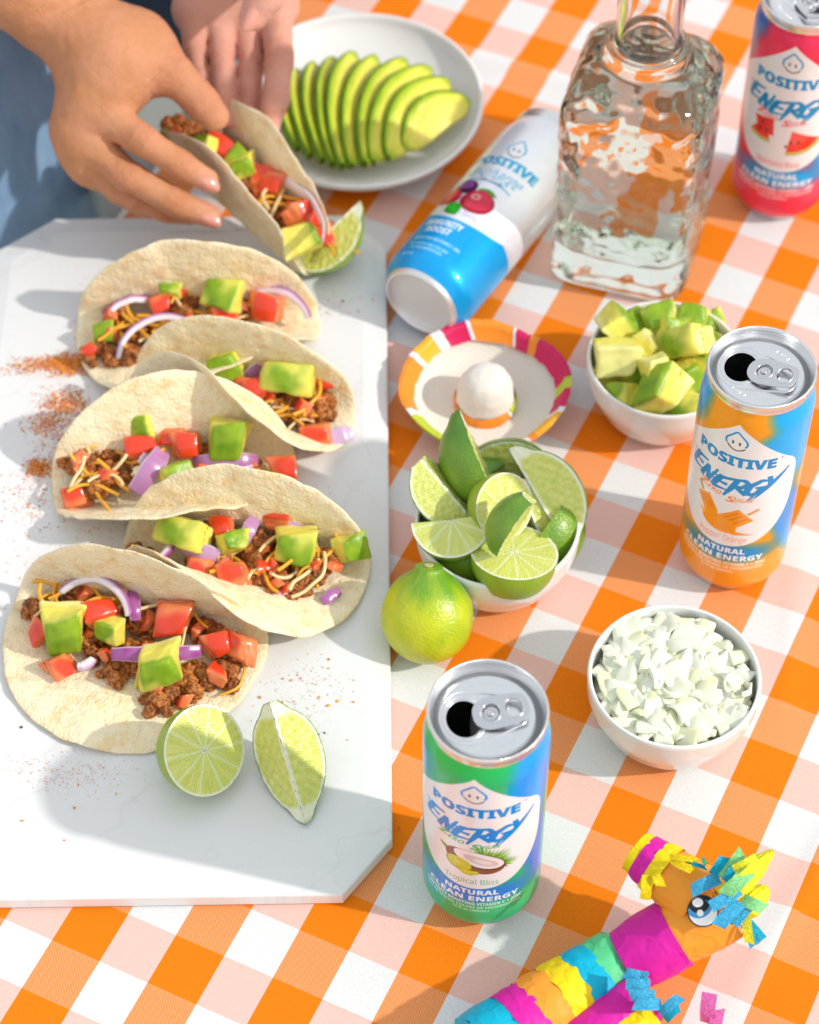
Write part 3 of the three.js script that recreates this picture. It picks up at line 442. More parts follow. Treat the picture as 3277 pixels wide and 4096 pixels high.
// slice of a red onion ring: arc of radius R, half angle A, width w (across), thickness t; purple outside
function onionGeo(R, A, w, t, seed, pale = 0) {
  const n = 36, m = 8, pos = [], col = [], idx = [], ring = [];
  for (let k = 0; k < m; k++) { const a = k / m * 2 * Math.PI, ca = Math.cos(a), sa = Math.sin(a); ring.push([Math.sign(ca) * Math.pow(Math.abs(ca), 0.5) * t / 2, Math.sign(sa) * Math.pow(Math.abs(sa), 0.6) * w / 2]); }
  for (let i = 0; i <= n; i++) {
    const a = lerp(-A, A, i / n), taper = 0.75 + 0.25 * Math.sin(Math.PI * i / n), rr = R * (1 + 0.03 * N(i * 0.12, seed, 1)), y0 = 0.0008 * N(i * 0.1, seed, 8);
    for (const [dr, dy] of ring) {
      const r = rr + dr * taper; pos.push(r * Math.sin(a), dy * taper + y0, r * Math.cos(a) - R);
      const o = dr / t + 0.5, v = 0.5 + 0.5 * N(i * 0.35, dy * 900, seed); let c = mix3([0.82, 0.76, 0.80], [0.64, 0.46, 0.66], smooth(o, 0.45, 0.8)); c = mix3(c, [0.30, 0.035, 0.24], smooth(o, 0.58, 0.85) * (1 - pale) * (0.75 + 0.35 * v)); col.push(...c.map((q) => q * (0.94 + 0.1 * v)));
    }
  }
  for (let i = 0; i < n; i++) for (let k = 0; k < m; k++) { const a = i * m + k, b = i * m + (k + 1) % m, c = a + m, d = b + m; idx.push(a, b, c, b, d, c); }
  for (const i of [0, n]) { const c = pos.length / 3; let p = V(0, 0, 0); for (let k = 0; k < m; k++) p.add(V(pos[(i * m + k) * 3], pos[(i * m + k) * 3 + 1], pos[(i * m + k) * 3 + 2])); p.multiplyScalar(1 / m); pos.push(p.x, p.y, p.z); col.push(0.78, 0.66, 0.76); for (let k = 0; k < m; k++) { const a = i * m + k, b = i * m + (k + 1) % m; i ? idx.push(a, b, c) : idx.push(b, a, c); } }
  const g = new THREE.BufferGeometry(); g.setAttribute('position', new THREE.Float32BufferAttribute(pos, 3)); g.setAttribute('color', new THREE.Float32BufferAttribute(col, 3)); g.setIndex(idx); g.computeVertexNormals(); return g;
}
function shredGeo(seed, len, bendy = 1) {
  const r = rngOf(seed * 91 + 3), p = []; let a = 0, x = 0, z = 0; const turn = (r() - 0.5) * 1.6 * bendy;
  for (let i = 0; i < 6; i++) { p.push(V(x, 0.0012 * (r() - 0.5) * 2 * bendy, z)); a += turn * 0.55 + (r() - 0.5) * 0.5 * bendy; x += Math.cos(a) * len / 5; z += Math.sin(a) * len / 5; }
  const c = V(0, 0, 0); p.forEach((q) => c.add(q)); c.multiplyScalar(1 / 6); p.forEach((q) => q.sub(c));
  const g = new THREE.TubeGeometry(new THREE.CatmullRomCurve3(p), 20, 0.00092, 6, false), P = g.attributes.position; return displace(g, (v) => { v.y *= 0.85; });
}
const shredShapes = [1, 2, 3, 4, 5, 6, 7, 8].map((s) => shredGeo(s, 0.013 + 0.0022 * s, s % 3 ? 1 : 0.5));
// crumbles of browned minced beef: clusters of knobbly grains
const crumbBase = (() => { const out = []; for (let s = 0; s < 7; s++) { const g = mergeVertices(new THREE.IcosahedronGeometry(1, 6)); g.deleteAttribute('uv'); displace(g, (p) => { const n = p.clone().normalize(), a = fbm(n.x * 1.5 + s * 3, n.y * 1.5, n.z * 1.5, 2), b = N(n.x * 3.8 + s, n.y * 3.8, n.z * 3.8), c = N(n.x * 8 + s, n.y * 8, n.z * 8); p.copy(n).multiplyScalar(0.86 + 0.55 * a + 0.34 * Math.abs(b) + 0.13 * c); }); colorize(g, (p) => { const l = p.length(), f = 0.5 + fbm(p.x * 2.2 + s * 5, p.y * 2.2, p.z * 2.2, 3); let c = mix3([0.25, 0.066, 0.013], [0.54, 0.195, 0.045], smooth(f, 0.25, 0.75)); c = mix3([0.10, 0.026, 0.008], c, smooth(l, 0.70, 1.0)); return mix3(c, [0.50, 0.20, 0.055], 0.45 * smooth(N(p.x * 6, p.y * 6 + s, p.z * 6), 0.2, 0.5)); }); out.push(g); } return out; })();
function crumbs(list, seed) {                 // list of [V centre, radius, count, spread]
  const r = rngOf(seed), gs = [], m = new THREE.Matrix4(), q = new THREE.Quaternion(), e = new THREE.Euler();
  for (const [c, rad0, n0, sp] of list) for (let i = 0, n = Math.round(n0 * 1.9); i < n; i++) {
    const a = r() * 6.283, d = Math.sqrt(r()) * sp, k = rad0 * (0.38 + 0.72 * r()) * (1 - 0.25 * d / sp);
    e.set(r() * 6, r() * 6, r() * 6); m.compose(V(c.x + d * Math.cos(a), c.y + (r() - 0.3) * rad0 * 1.3 * (1 - d / sp) - 0.2 * rad0, c.z + d * Math.sin(a)), q.setFromEuler(e), V(k, k * (0.75 + 0.3 * r()), k));
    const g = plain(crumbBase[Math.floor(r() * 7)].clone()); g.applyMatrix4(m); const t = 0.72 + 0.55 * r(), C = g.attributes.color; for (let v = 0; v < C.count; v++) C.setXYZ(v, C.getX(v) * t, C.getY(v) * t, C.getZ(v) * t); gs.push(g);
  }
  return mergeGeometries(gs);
}
let pieceSeed = 1;
function makeTaco(o) {
  const t = thing('taco', o.label, 'taco', V(0, 0, 0), 0, 'folded corn tortilla tacos');
  const e = o.e, f = e.clone().cross(o.up).normalize(), u = f.clone().cross(e).normalize();
  t.quaternion.setFromRotationMatrix(new THREE.Matrix4().makeBasis(e, u, f)); t.position.copy(o.at); t.updateMatrixWorld(true);
  const loc = (dx, dy, y) => t.worldToLocal(D(dx, dy, y));
  part('tortilla', tortillaGeo(o), tortillaMat, t);
  const put = (name, geo, mat, [dx, dy, mm, rx, ry, rz, sc = 1]) => { const m = part(name, geo, mat, t); m.position.copy(loc(dx, dy, o.base + mm / 1000)); m.quaternion.copy(t.quaternion.clone().invert().multiply(new THREE.Quaternion().setFromEuler(new THREE.Euler(rad(rx), rad(ry), rad(rz), 'YXZ')))); m.scale.setScalar(sc); return m; };
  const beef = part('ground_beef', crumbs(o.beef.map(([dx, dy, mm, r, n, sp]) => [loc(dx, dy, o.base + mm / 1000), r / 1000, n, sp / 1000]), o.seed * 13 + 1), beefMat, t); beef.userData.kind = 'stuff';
  for (const [k, ...a] of o.avo) put('avocado_cube', avoShapes[k % 8], avoMat, [...a.slice(0, 6), (a[6] ?? 1) * 0.89]);
  for (const [k, ...a] of o.tom) put('tomato_chunk', tomatoShapes[k % 6], tomatoMat, [...a.slice(0, 6), (a[6] ?? 1) * 0.90]);
  // small extra tomato dice and crumbs of avocado worked into the meat
  { const r = rngOf(o.seed * 97 + 5); for (const [dx, dy, mm, rr] of o.beef) if (r() < 0.62) { const s = 0.34 + 0.26 * r(); put('tomato_chunk', tomatoShapes[Math.floor(r() * 6)], tomatoMat, [dx + (r() - 0.5) * 34, dy + (r() - 0.5) * 22, mm + rr * 0.7, r() * 80, r() * 360, r() * 60, s]); } }
  for (const [[R, A, w, th, pale], ...a] of o.oni) put('red_onion_slice', onionGeo(R / 1000, rad(A), w / 1000, th / 1000, pieceSeed++, pale), onionMat, a);
  for (const [k, c, ...a] of o.chs) put('cheese_shred', shredShapes[k % 8], c ? cheeseOrange : cheeseCream, a);
  return t;
}
// a taco on the board, its fold between two surveyed points
const boardTaco = (o) => { const a = D(...o.L, BT), b = D(...o.Rt, BT); return makeTaco({ ...o, at: a.clone().lerp(b, 0.5).setY(BT + 0.0003), e: b.clone().sub(a).normalize(), up: V(0, 1, 0), base: BT, floor: 0 }); };
const randomShreds = (n, seed, x0, x1, yl, yr, spread, mm) => { const r = rngOf(seed), out = []; for (let i = 0; i < n; i++) { const t = r(), x = lerp(x0, x1, t), y = lerp(yl, yr, t) + (r() - 0.5) * spread; out.push([Math.floor(r() * 8), r() < 0.78 ? 1 : 0, x, y, mm + 5 * r(), (r() - 0.5) * 60, r() * 360, (r() - 0.5) * 50, 0.8 + 0.5 * r()]); } return out; };
boardTaco({ label: 'open taco nearest the viewer, its front half lying flat beside the halved lime', L: [20, 1290], Rt: [566, 1388], R: 0.0680, off: 0.0030, fF: 3, fF1: 0, fB: 95, fB1: 8, bend: 0.012, seed: 1, long: 1.02,
  beef: [[105, 1290, 9, 5.5, 9, 9], [165, 1245, 11, 5, 8, 8], [300, 1300, 9, 5.5, 12, 11], [215, 1370, 6, 5, 8, 7], [245, 1415, 6, 5.2, 14, 8], [300, 1375, 7, 5.5, 12, 10], [335, 1470, 6, 5, 16, 9], [345, 1440, 7, 5, 10, 9], [410, 1430, 7, 6, 14, 9], [395, 1470, 4, 4, 6, 6], [470, 1415, 7, 5, 10, 7], [485, 1440, 5, 4, 5, 4], [430, 1330, 8, 5, 9, 8], [70, 1280, 7, 4.5, 6, 5], [500, 1390, 6, 4, 5, 5], [190, 1330, 8, 5, 7, 8]],
  avo: [[0, 135, 1325, 17, 72, 8, 12, 1.28], [1, 231, 1325, 15, 62, -25, 10, 0.92], [2, 337, 1402, 17, 66, 8, -6, 1.30]],
  tom: [[0, 216, 1290, 18, 25, 22, -12, 0.98], [1, 366, 1305, 19, 50, -8, 4, 1.42], [2, 459, 1354, 14, 40, 30, 12, 0.95], [3, 497, 1362, 13, 30, -20, 30, 1.05], [4, 132, 1403, 8, 30, 35, -8, 0.95], [5, 78, 1330, 10, 30, -50, 10, 0.85]],
  oni: [[[24, 62, 4.2, 5.0, 0.1], 215, 1222, 26, -35, 158, -10], [[13, 38, 7, 2.4, 0], 283, 1272, 22, -70, 60, 40], [[70, 19, 8.5, 2.6, 0], 328, 1376, 19, -48, 2, 0], [[9, 30, 8, 5, 1], 183, 1400, 9, 20, 30, 10]],
  chs: [[6, 1, 125, 1243, 14, 0, 160, 0, 1], [5, 1, 150, 1238, 16, 10, 20, 0, 1], [4, 1, 222, 1252, 16, 0, 200, 10, 1], [7, 1, 498, 1432, 8, 10, 300, 10, 0.9], [3, 1, 415, 1300, 16, 0, 140, 0, 0.8], [2, 0, 320, 1278, 19, 20, 40, 0, 1], [5, 0, 385, 1348, 16, 0, 250, 0, 0.9], ...randomShreds(10, 51, 90, 300, 1245, 1290, 40, 12)] });
boardTaco({ label: 'taco at the right of the board with a white onion strip by its front edge', L: [256, 1152], Rt: [782, 1212], R: 0.0665, off: 0.0, fF: 42, fF1: -42, fB: 88, fB1: 4, bend: 0.011, seed: 2,
  beef: [[290, 1165, 9, 4.5, 7, 7], [320, 1175, 9, 4.5, 6, 7], [545, 1150, 13, 5.5, 14, 9], [540, 1195, 11, 5, 12, 9], [480, 1200, 10, 5, 10, 9], [580, 1235, 9, 5, 10, 9], [615, 1240, 8, 5.5, 12, 8], [650, 1195, 11, 6, 16, 10], [690, 1180, 10, 5, 8, 7], [430, 1185, 10, 5, 8, 8], [575, 1195, 10, 5, 9, 9], [450, 1100, 14, 5, 8, 8], [600, 1100, 14, 4.5, 8, 9]],
  avo: [[3, 384, 1122, 24, 38, -22, 10, 1.30], [4, 490, 1138, 21, 30, 20, -10, 0.98], [5, 622, 1146, 20, 62, -12, -4, 1.15], [6, 738, 1153, 15, 55, 25, -10, 0.92]],
  tom: [[0, 590, 1088, 22, 10, -18, 10, 0.95], [1, 625, 1078, 22, 15, -10, -8, 0.85], [2, 466, 1108, 21, 20, 10, 10, 0.8], [3, 489, 1213, 17, 35, 20, 6, 1.05], [4, 422, 1200, 15, 30, -10, 0, 0.95], [5, 470, 1205, 15, 40, 60, 10, 0.7]],
  oni: [[[34, 48, 3.6, 4.4, 0], 345, 1168, 21, -8, 62, -12], [[22, 30, 9, 2.2, 0.6], 418, 1160, 19, -50, -30, 10], [[16, 30, 8, 2.4, 0.4], 526, 1112, 22, -60, 50, 20], [[20, 32, 8, 2.0, 0.7], 575, 1268, 8, -40, 10, 10], [[16, 20, 7, 3.4, 0.15], 697, 1255, 8, -62, 40, 0], [[20, 24, 6, 2, 0.6], 632, 1100, 21, -40, 30, 0]],
  chs: [[6, 1, 688, 1118, 18, 0, 20, 0, 1.1], [5, 1, 700, 1160, 15, 0, 40, 0, 1.1], [7, 1, 570, 1205, 15, 0, 150, 0, 1], [3, 0, 640, 1210, 16, 0, 240, 0, 1.2], [4, 0, 535, 1218, 15, 0, 110, 0, 1.1], [6, 0, 660, 1215, 14, 10, 300, 0, 1.2], [2, 0, 570, 1140, 20, 20, 70, 0, 1], [5, 0, 672, 1102, 20, 0, 10, 0, 1], [1, 1, 605, 1293, 6, 0, 20, 0, 1], [4, 1, 300, 1172, 14, 0, 200, 0, 1], ...randomShreds(12, 52, 400, 720, 1190, 1180, 40, 12)] });
boardTaco({ label: 'middle taco at the left with a shiny curved purple onion piece in front', L: [108, 1052], Rt: [634, 992], R: 0.0665, off: -0.001, fF: 46, fF1: 0, fB: 71, fB1: 0, bend: 0.011, seed: 3,
  beef: [[165, 965, 13, 5, 12, 9], [215, 945, 14, 5.5, 12, 9], [150, 925, 13, 4, 6, 6], [230, 1000, 13, 6, 14, 10], [200, 1020, 12, 6, 12, 9], [350, 905, 15, 5, 10, 10], [400, 905, 15, 5, 10, 9], [290, 950, 14, 5, 8, 8], [450, 960, 13, 5, 8, 8], [180, 980, 12, 5.5, 10, 9], [520, 985, 12, 4, 8, 8]],
  avo: [[7, 291, 898, 24, 55, -12, 14, 1.10], [0, 480, 928, 25, 50, -8, 4, 1.24], [1, 368, 1005, 20, 35, 18, -12, 1.10]],
  tom: [[0, 303, 942, 21, 30, 15, 0, 0.95], [1, 360, 922, 22, 35, -20, 10, 0.90], [2, 392, 935, 22, 45, 10, 0, 1.05], [3, 157, 1048, 10, 30, 20, 10, 0.90], [4, 440, 1002, 18, 25, -10, 0, 0.95], [5, 590, 985, 13, 30, 0, 0, 0.9]],
  oni: [[[20, 42, 12, 2.8, 0.3], 318, 990, 24, -52, 32, 30], [[17, 22, 8, 3.0, 0], 325, 878, 25, -60, 20, 10], [[24, 46, 10, 2.6, 0.2], 475, 972, 21, -52, 6, -4], [[9, 25, 7, 3, 1], 305, 968, 21, -30, 70, 0], [[24, 26, 3, 2, 1], 490, 988, 21, -10, 0, 0]],
  chs: [[6, 1, 198, 1030, 17, 0, 60, 0, 1.1], [5, 1, 212, 1050, 15, 0, 110, 0, 1.1], [3, 0, 235, 990, 19, 10, 50, 20, 1.1], [2, 0, 180, 930, 19, 30, 320, 20, 1], [4, 0, 225, 1008, 19, 0, 50, 0, 1], [7, 1, 215, 920, 19, 0, 300, 0, 0.9], ...randomShreds(12, 53, 150, 300, 1000, 950, 60, 14)] });
boardTaco({ label: 'taco with two pale avocado cubes tucked behind the middle one at the right', L: [265, 822], Rt: [748, 898], R: 0.0650, off: 0.0, fF: 74, fF1: -50, fB: 91, fB1: 4, bend: 0.011, seed: 4,
  beef: [[505, 762, 14, 4.5, 8, 8], [535, 772, 14, 4.5, 6, 7], [560, 840, 13, 5, 8, 8], [620, 845, 13, 5.5, 10, 9], [668, 850, 12, 6, 16, 10], [585, 868, 11, 4.5, 8, 7], [640, 870, 10, 5, 8, 8], [520, 815, 14, 5, 8, 8]],
  avo: [[2, 476, 772, 24, 52, 14, 10, 1.22], [3, 608, 797, 24, 42, -14, -6, 1.45]],
  tom: [[0, 552, 818, 21, 30, 30, 0, 0.95], [1, 515, 815, 21, 30, -20, 0, 0.95], [2, 680, 795, 17, 40, 10, 0, 0.98], [3, 665, 922, 9, 45, 20, 15, 1.08]],
  oni: [[[20, 36, 10, 2.6, 0.25], 542, 782, 22, -35, 28, 20], [[22, 22, 10, 2, 0.8], 712, 918, 8, -55, 18, 0]],
  chs: [[6, 1, 655, 835, 19, 0, 310, 0, 1.2], [5, 1, 625, 875, 14, 0, 350, 0, 1.2], [7, 1, 685, 815, 16, 0, 60, 0, 0.8], [2, 0, 610, 862, 15, 0, 10, 0, 1], [4, 0, 628, 895, 12, 0, 90, 0, 0.9], ...randomShreds(6, 54, 540, 660, 850, 870, 30, 12)] });
boardTaco({ label: 'farthest taco lying on the board below the slot handle with a long thin onion arc', L: [166, 705], Rt: [668, 688], R: 0.0690, off: 0.0, fF: 30, fF1: 26, fB: 93, fB1: 0, bend: 0.011, seed: 5,
  beef: [[250, 660, 12, 5, 10, 9], [395, 625, 15, 5, 10, 9], [455, 583, 18, 4.5, 10, 8], [400, 665, 14, 5, 10, 9], [255, 745, 9, 5, 10, 9], [200, 745, 8, 4.5, 10, 9], [300, 690, 11, 5, 8, 9], [340, 700, 11, 4.5, 8, 9], [520, 640, 13, 5, 10, 9], [400, 690, 12, 4.5, 8, 8], [230, 700, 10, 4.5, 8, 8], [470, 640, 14, 4.5, 8, 9]],
  avo: [[4, 358, 606, 23, 20, 5, 5, 0.95], [5, 468, 620, 24, 30, -16, 6, 1.18], [6, 216, 698, 12, 45, 10, 10, 0.75]],
  tom: [[0, 402, 586, 21, 15, 5, -6, 1.15], [1, 338, 640, 18, 40, 20, 0, 0.95], [2, 560, 645, 19, 50, -10, 0, 1.20], [3, 475, 668, 17, 45, 20, 0, 0.98], [4, 430, 588, 20, 30, 10, 0, 0.8]],
  oni: [[[27, 76, 3.0, 4.2, 0.2], 338, 668, 24, -42, 188, 0], [[26, 36, 3.0, 4.6, 0], 272, 632, 20, -45, 200, 0], [[24, 58, 3.4, 5.4, 0], 588, 612, 21, -45, 162, 0]],
  chs: [[6, 1, 340, 690, 16, 0, 20, 0, 1.3], [5, 1, 290, 690, 16, 0, 300, 0, 1.2], [7, 1, 300, 665, 17, 0, 200, 0, 1.2], [4, 1, 360, 690, 15, 0, 60, 0, 1.1], [2, 1, 525, 640, 17, 0, 20, 0, 1], [1, 1, 378, 622, 21, 0, 90, 0, 0.9], [3, 0, 330, 705, 14, 0, 30, 0, 1], [5, 1, 255, 700, 13, 0, 95, 0, 1], ...randomShreds(14, 55, 230, 560, 700, 665, 40, 12)] });
// ---------------------------------------------------------------- limes
const dir = (r, u, v) => rt.clone().multiplyScalar(r).addScaledVector(up, u).addScaledVector(fw, -v).normalize();   // a direction as seen: right, up, towards the viewer
const LIME_R = 0.0232, LIME_A = 0.0275;
const limeProfile = (t) => { const a = Math.abs(t); return [LIME_R * Math.pow(Math.max(0, 1 - Math.pow(a, 2.15)), 0.56) + (t > 0.9 ? 0.0 : 0), LIME_A * t + 0.004 * Math.sign(t) * smooth(a, 0.86, 1)]; };
const rindBump = dataTex(512, (u, v) => { const n = 0.55 + 0.28 * N(u * 90, v * 60, 2) + 0.3 * N(u * 45, v * 30, 8); return [n, n, n]; });
const rindMat = std(0xffffff, 0.36, { vertexColors: true, bumpMap: rindBump, bumpScale: 0.00045, clearcoat: 0.25, clearcoatRoughness: 0.25 });
const pulpMat = std(0xffffff, 0.22, { vertexColors: true, clearcoat: 0.45, clearcoatRoughness: 0.14, bumpScale: 0.0005, bumpMap: dataTex(128, (u, v) => { const n = 0.5 + 0.5 * N(u * 20, v * 20, 3); return [n, n, n]; }) });
const RIND_D = [0.085, 0.235, 0.012], RIND_L = [0.34, 0.47, 0.025], PITH = [0.80, 0.82, 0.62], PULP = [0.70, 0.72, 0.21], PULP_D = [0.53, 0.59, 0.085];
function gridGeo(nu, nv, fn, flip) {
  const pos = [], uv = [], col = [], idx = [];
  for (let i = 0; i <= nu; i++) for (let j = 0; j <= nv; j++) { const o = fn(i / nu, j / nv); pos.push(o.p.x, o.p.y, o.p.z); uv.push(...(o.uv ?? [i / nu, j / nv])); col.push(...o.c); }
  const w = nv + 1; for (let i = 0; i < nu; i++) for (let j = 0; j < nv; j++) { const a = i * w + j, b = a + 1, c = a + w, d = c + 1; flip ? idx.push(a, c, b, b, c, d) : idx.push(a, b, c, b, d, c); }
  const g = new THREE.BufferGeometry(); g.setAttribute('position', new THREE.Float32BufferAttribute(pos, 3)); g.setAttribute('uv', new THREE.Float32BufferAttribute(uv, 2)); g.setAttribute('color', new THREE.Float32BufferAttribute(col, 3)); g.setIndex(idx); g.computeVertexNormals(); return g;
}
const pulpColor = (depth, core, seg, grain) => {            // depth under the rind, distance to the core, distance to a membrane (metres), grain
  let c = mix3(PULP, PULP_D, clamp(0.5 + grain, 0, 1));
  c = mix3([0.70, 0.76, 0.38], c, smooth(Math.min(seg, 9), 0.0002, 0.0010));
  c = mix3(PITH, c, smooth(depth, 0.0016, 0.0026)); c = mix3(PITH, c, smooth(core, 0.0008, 0.0022));
  return mix3([0.16, 0.33, 0.02], c, smooth(depth, 0.0004, 0.0008));
};
function limeGeos({ half = Math.PI, t0 = -1, t1 = 1, seed = 1, light = 0.4 }) {
  const full = half > 3.1, T = (k) => lerp(t0, t1, k), at = (r, th, z) => V(r * Math.cos(th), r * Math.sin(th), z);
  const rind = gridGeo(48, 72, (a, b) => { const t = T(a), th = lerp(-half, half, b), [r0, z] = limeProfile(t), r = r0 * (1 + 0.012 * N(Math.cos(th) * 1.5 + seed, Math.sin(th) * 1.5, t * 2)), k = clamp(light + 0.5 * fbm(Math.cos(th) * 1.5 + seed, Math.sin(th) * 1.5, t * 1.5, 3) + 0.25 * (1 - Math.abs(t)) - 0.35 * smooth(Math.abs(t), 0.7, 1), 0, 1); return { p: at(r, th, z), c: mix3(RIND_D, RIND_L, k), uv: [th / 6.283 * 1.5, a] }; }, false);
  const flesh = [];
  if (!full) for (const s of [-1, 1]) {
    const th = s * half;
    flesh.push(gridGeo(70, 44, (a, b) => { const t = T(a), [r, z] = limeProfile(t), k = b, d = (1 - k) * Math.max(r, 0.0001) * (0.55 + 0.45 * Math.sqrt(Math.max(0, 1 - t * t))), zz = z - 0.004, g = 0.9 * N((k * r * 260 + z * 120) + seed, z * 420 - k * r * 90, s * 5) + 0.5 * N(k * r * 900, z * 900, seed); const edge = Math.min(d, (1 - Math.abs(t)) * 0.010 + 0.0004 + (t0 > -1 && t < t0 + 0.1 || t1 < 1 && t > t1 - 0.1 ? 1 : 0)); const dim = 0.0006 * N(k * r * 300, z * 300, s + seed); const p = at(k * r, th, z); p.x += -Math.sin(th) * dim; p.y += Math.cos(th) * dim; return { p, uv: [k * r * 60, z * 60], c: pulpColor(edge, k * r + 0.0001 + 0.0003 * N(z * 400, seed, 1), 9, g * 0.7 + 0.15 * Math.sin((k * r * 200 + zz * 160) * 6)) }; }, s < 0));
  }
  for (const [t, s] of [[t0, -1], [t1, 1]]) if (Math.abs(t) < 0.95) {
    const [r, z] = limeProfile(t), ns = 10;
    flesh.push(gridGeo(48, full ? 180 : Math.round(180 * half / Math.PI), (a, b) => { const th = lerp(-half, half, b), k = a, q = (th / (2 * Math.PI) + 0.5) * ns + 0.13 * seed + 0.05 * N(k * 4, th, seed), f = Math.abs(q - Math.floor(q) - 0.5), seg = (0.5 - f) * 2 * Math.PI * k * r / ns, round = 0.0009 * smooth(0.5 - f, 0.0, 0.12) * smooth(1 - k, 0.1, 0.2), g = 0.9 * N(q * 8, k * 1.6 + seed, 3) + 0.7 * N(q * 21 + 2 * N(k * 4, q, 1), k * 2.6, 7); return { p: at(k * r, th, z + s * (0.0002 * N(k * 30, th * 12, seed))), uv: [k * r * Math.cos(th) * 60, k * r * Math.sin(th) * 60], c: pulpColor((1 - k) * r - round * 0.8 + 0.0009, k * r, seg, g * 0.7) }; }, s < 0));
  }
  return { rind, flesh: flesh.length ? mergeGeometries(flesh) : null };
}
function limePiece(name, label, o, group) {
  const t = thing(name, label, 'lime', V(0, 0, 0), 0, group), { rind, flesh } = limeGeos(o);
  part('rind', rind, rindMat, t); if (flesh) part('flesh', flesh, pulpMat, t);
  const z = o.axis.clone().normalize(), x = o.out.clone().addScaledVector(z, -o.out.dot(z)).normalize(), y = z.clone().cross(x);
  t.quaternion.setFromRotationMatrix(new THREE.Matrix4().makeBasis(x, y, z)); t.scale.setScalar(o.scale ?? 1);
  if (o.floor !== undefined) settle(t, o.px, o.py, o.floor); else t.position.copy(D(o.px, o.py, o.y));
  return t;
}
// lowers or lifts a thing along its sight line until it rests on a level
function settle(t, px, py, floor) {
  let y = floor + 0.02; const v = V(0, 0, 0);
  for (let k = 0; k < 3; k++) {
    t.position.copy(D(px, py, y)); t.updateMatrixWorld(true); let lo = 9;
    t.traverse((m) => { if (!m.isMesh) return; const p = m.geometry.attributes.position; for (let i = 0; i < p.count; i += 3) lo = Math.min(lo, v.fromBufferAttribute(p, i).applyMatrix4(m.matrixWorld).y); });
    y += floor - lo;
  }
  t.position.copy(D(px, py, y)); t.updateMatrixWorld(true);
}
{
  // the whole lime leans against the board
  const t = thing('whole_lime', 'whole yellow green lime with its stem scar up beside the lime bowl', 'lime');
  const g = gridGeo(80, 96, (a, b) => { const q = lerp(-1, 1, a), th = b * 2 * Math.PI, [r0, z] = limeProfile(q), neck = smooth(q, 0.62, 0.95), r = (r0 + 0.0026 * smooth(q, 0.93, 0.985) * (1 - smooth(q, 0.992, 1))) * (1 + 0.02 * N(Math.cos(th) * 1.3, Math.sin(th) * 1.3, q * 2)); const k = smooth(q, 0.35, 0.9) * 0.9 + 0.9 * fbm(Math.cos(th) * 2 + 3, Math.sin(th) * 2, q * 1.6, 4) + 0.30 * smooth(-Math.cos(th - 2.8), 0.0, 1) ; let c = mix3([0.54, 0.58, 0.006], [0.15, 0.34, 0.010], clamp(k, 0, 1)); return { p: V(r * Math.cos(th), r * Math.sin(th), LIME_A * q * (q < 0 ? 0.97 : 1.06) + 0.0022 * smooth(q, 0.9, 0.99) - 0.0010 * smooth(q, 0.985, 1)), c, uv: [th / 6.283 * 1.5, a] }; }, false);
  part('rind', g, rindMat, t);
  const s = part('stem_scar', lathe([[0.0024, -0.0002], [0.0023, 0.0005], [0.0014, 0.0004], [0.0008, 0.0001], [0, 0]], 24), std([0.55, 0.42, 0.20], 0.8), t); s.rotation.x = Math.PI / 2; s.position.z = 0.0308;
  const z = dir(0.02, 0.93, 0.30), x = dir(1, 0, 0).addScaledVector(z, -dir(1, 0, 0).dot(z)).normalize();
  t.quaternion.setFromRotationMatrix(new THREE.Matrix4().makeBasis(x, z.clone().cross(x), z)); t.scale.set(1.02, 1.02, 0.92); settle(t, 900, 1300, 0.0002);
}
limePiece('lime_half', 'halved lime with round cut face towards the viewer on the marble board', { t0: -1, t1: 0.02, axis: dir(0.56, 0.06, 0.82), out: dir(0.8, 0.3, -0.5), px: 430, py: 1580, floor: BT, seed: 2, scale: 0.97, light: 0.55 });
limePiece('lime_wedge', 'pointed lime wedge lying on the marble board right of the halved lime', { half: rad(46), axis: dir(-0.24, 0.86, 0.16), out: dir(0.12, -0.25, -1), px: 606, py: 1608, floor: BT, seed: 3, scale: 1.02, light: 0.3 });
limePiece('lime_wedge', 'lime wedge on the board tucked under the end of the held taco', { half: rad(50), axis: dir(0.72, 0.66, 0.1), out: dir(0.52, -0.60, -0.42), px: 682, py: 494, floor: BT, seed: 4, scale: 0.92, light: 0.6 });
const LB = 'lime pieces heaped in the white bowl';
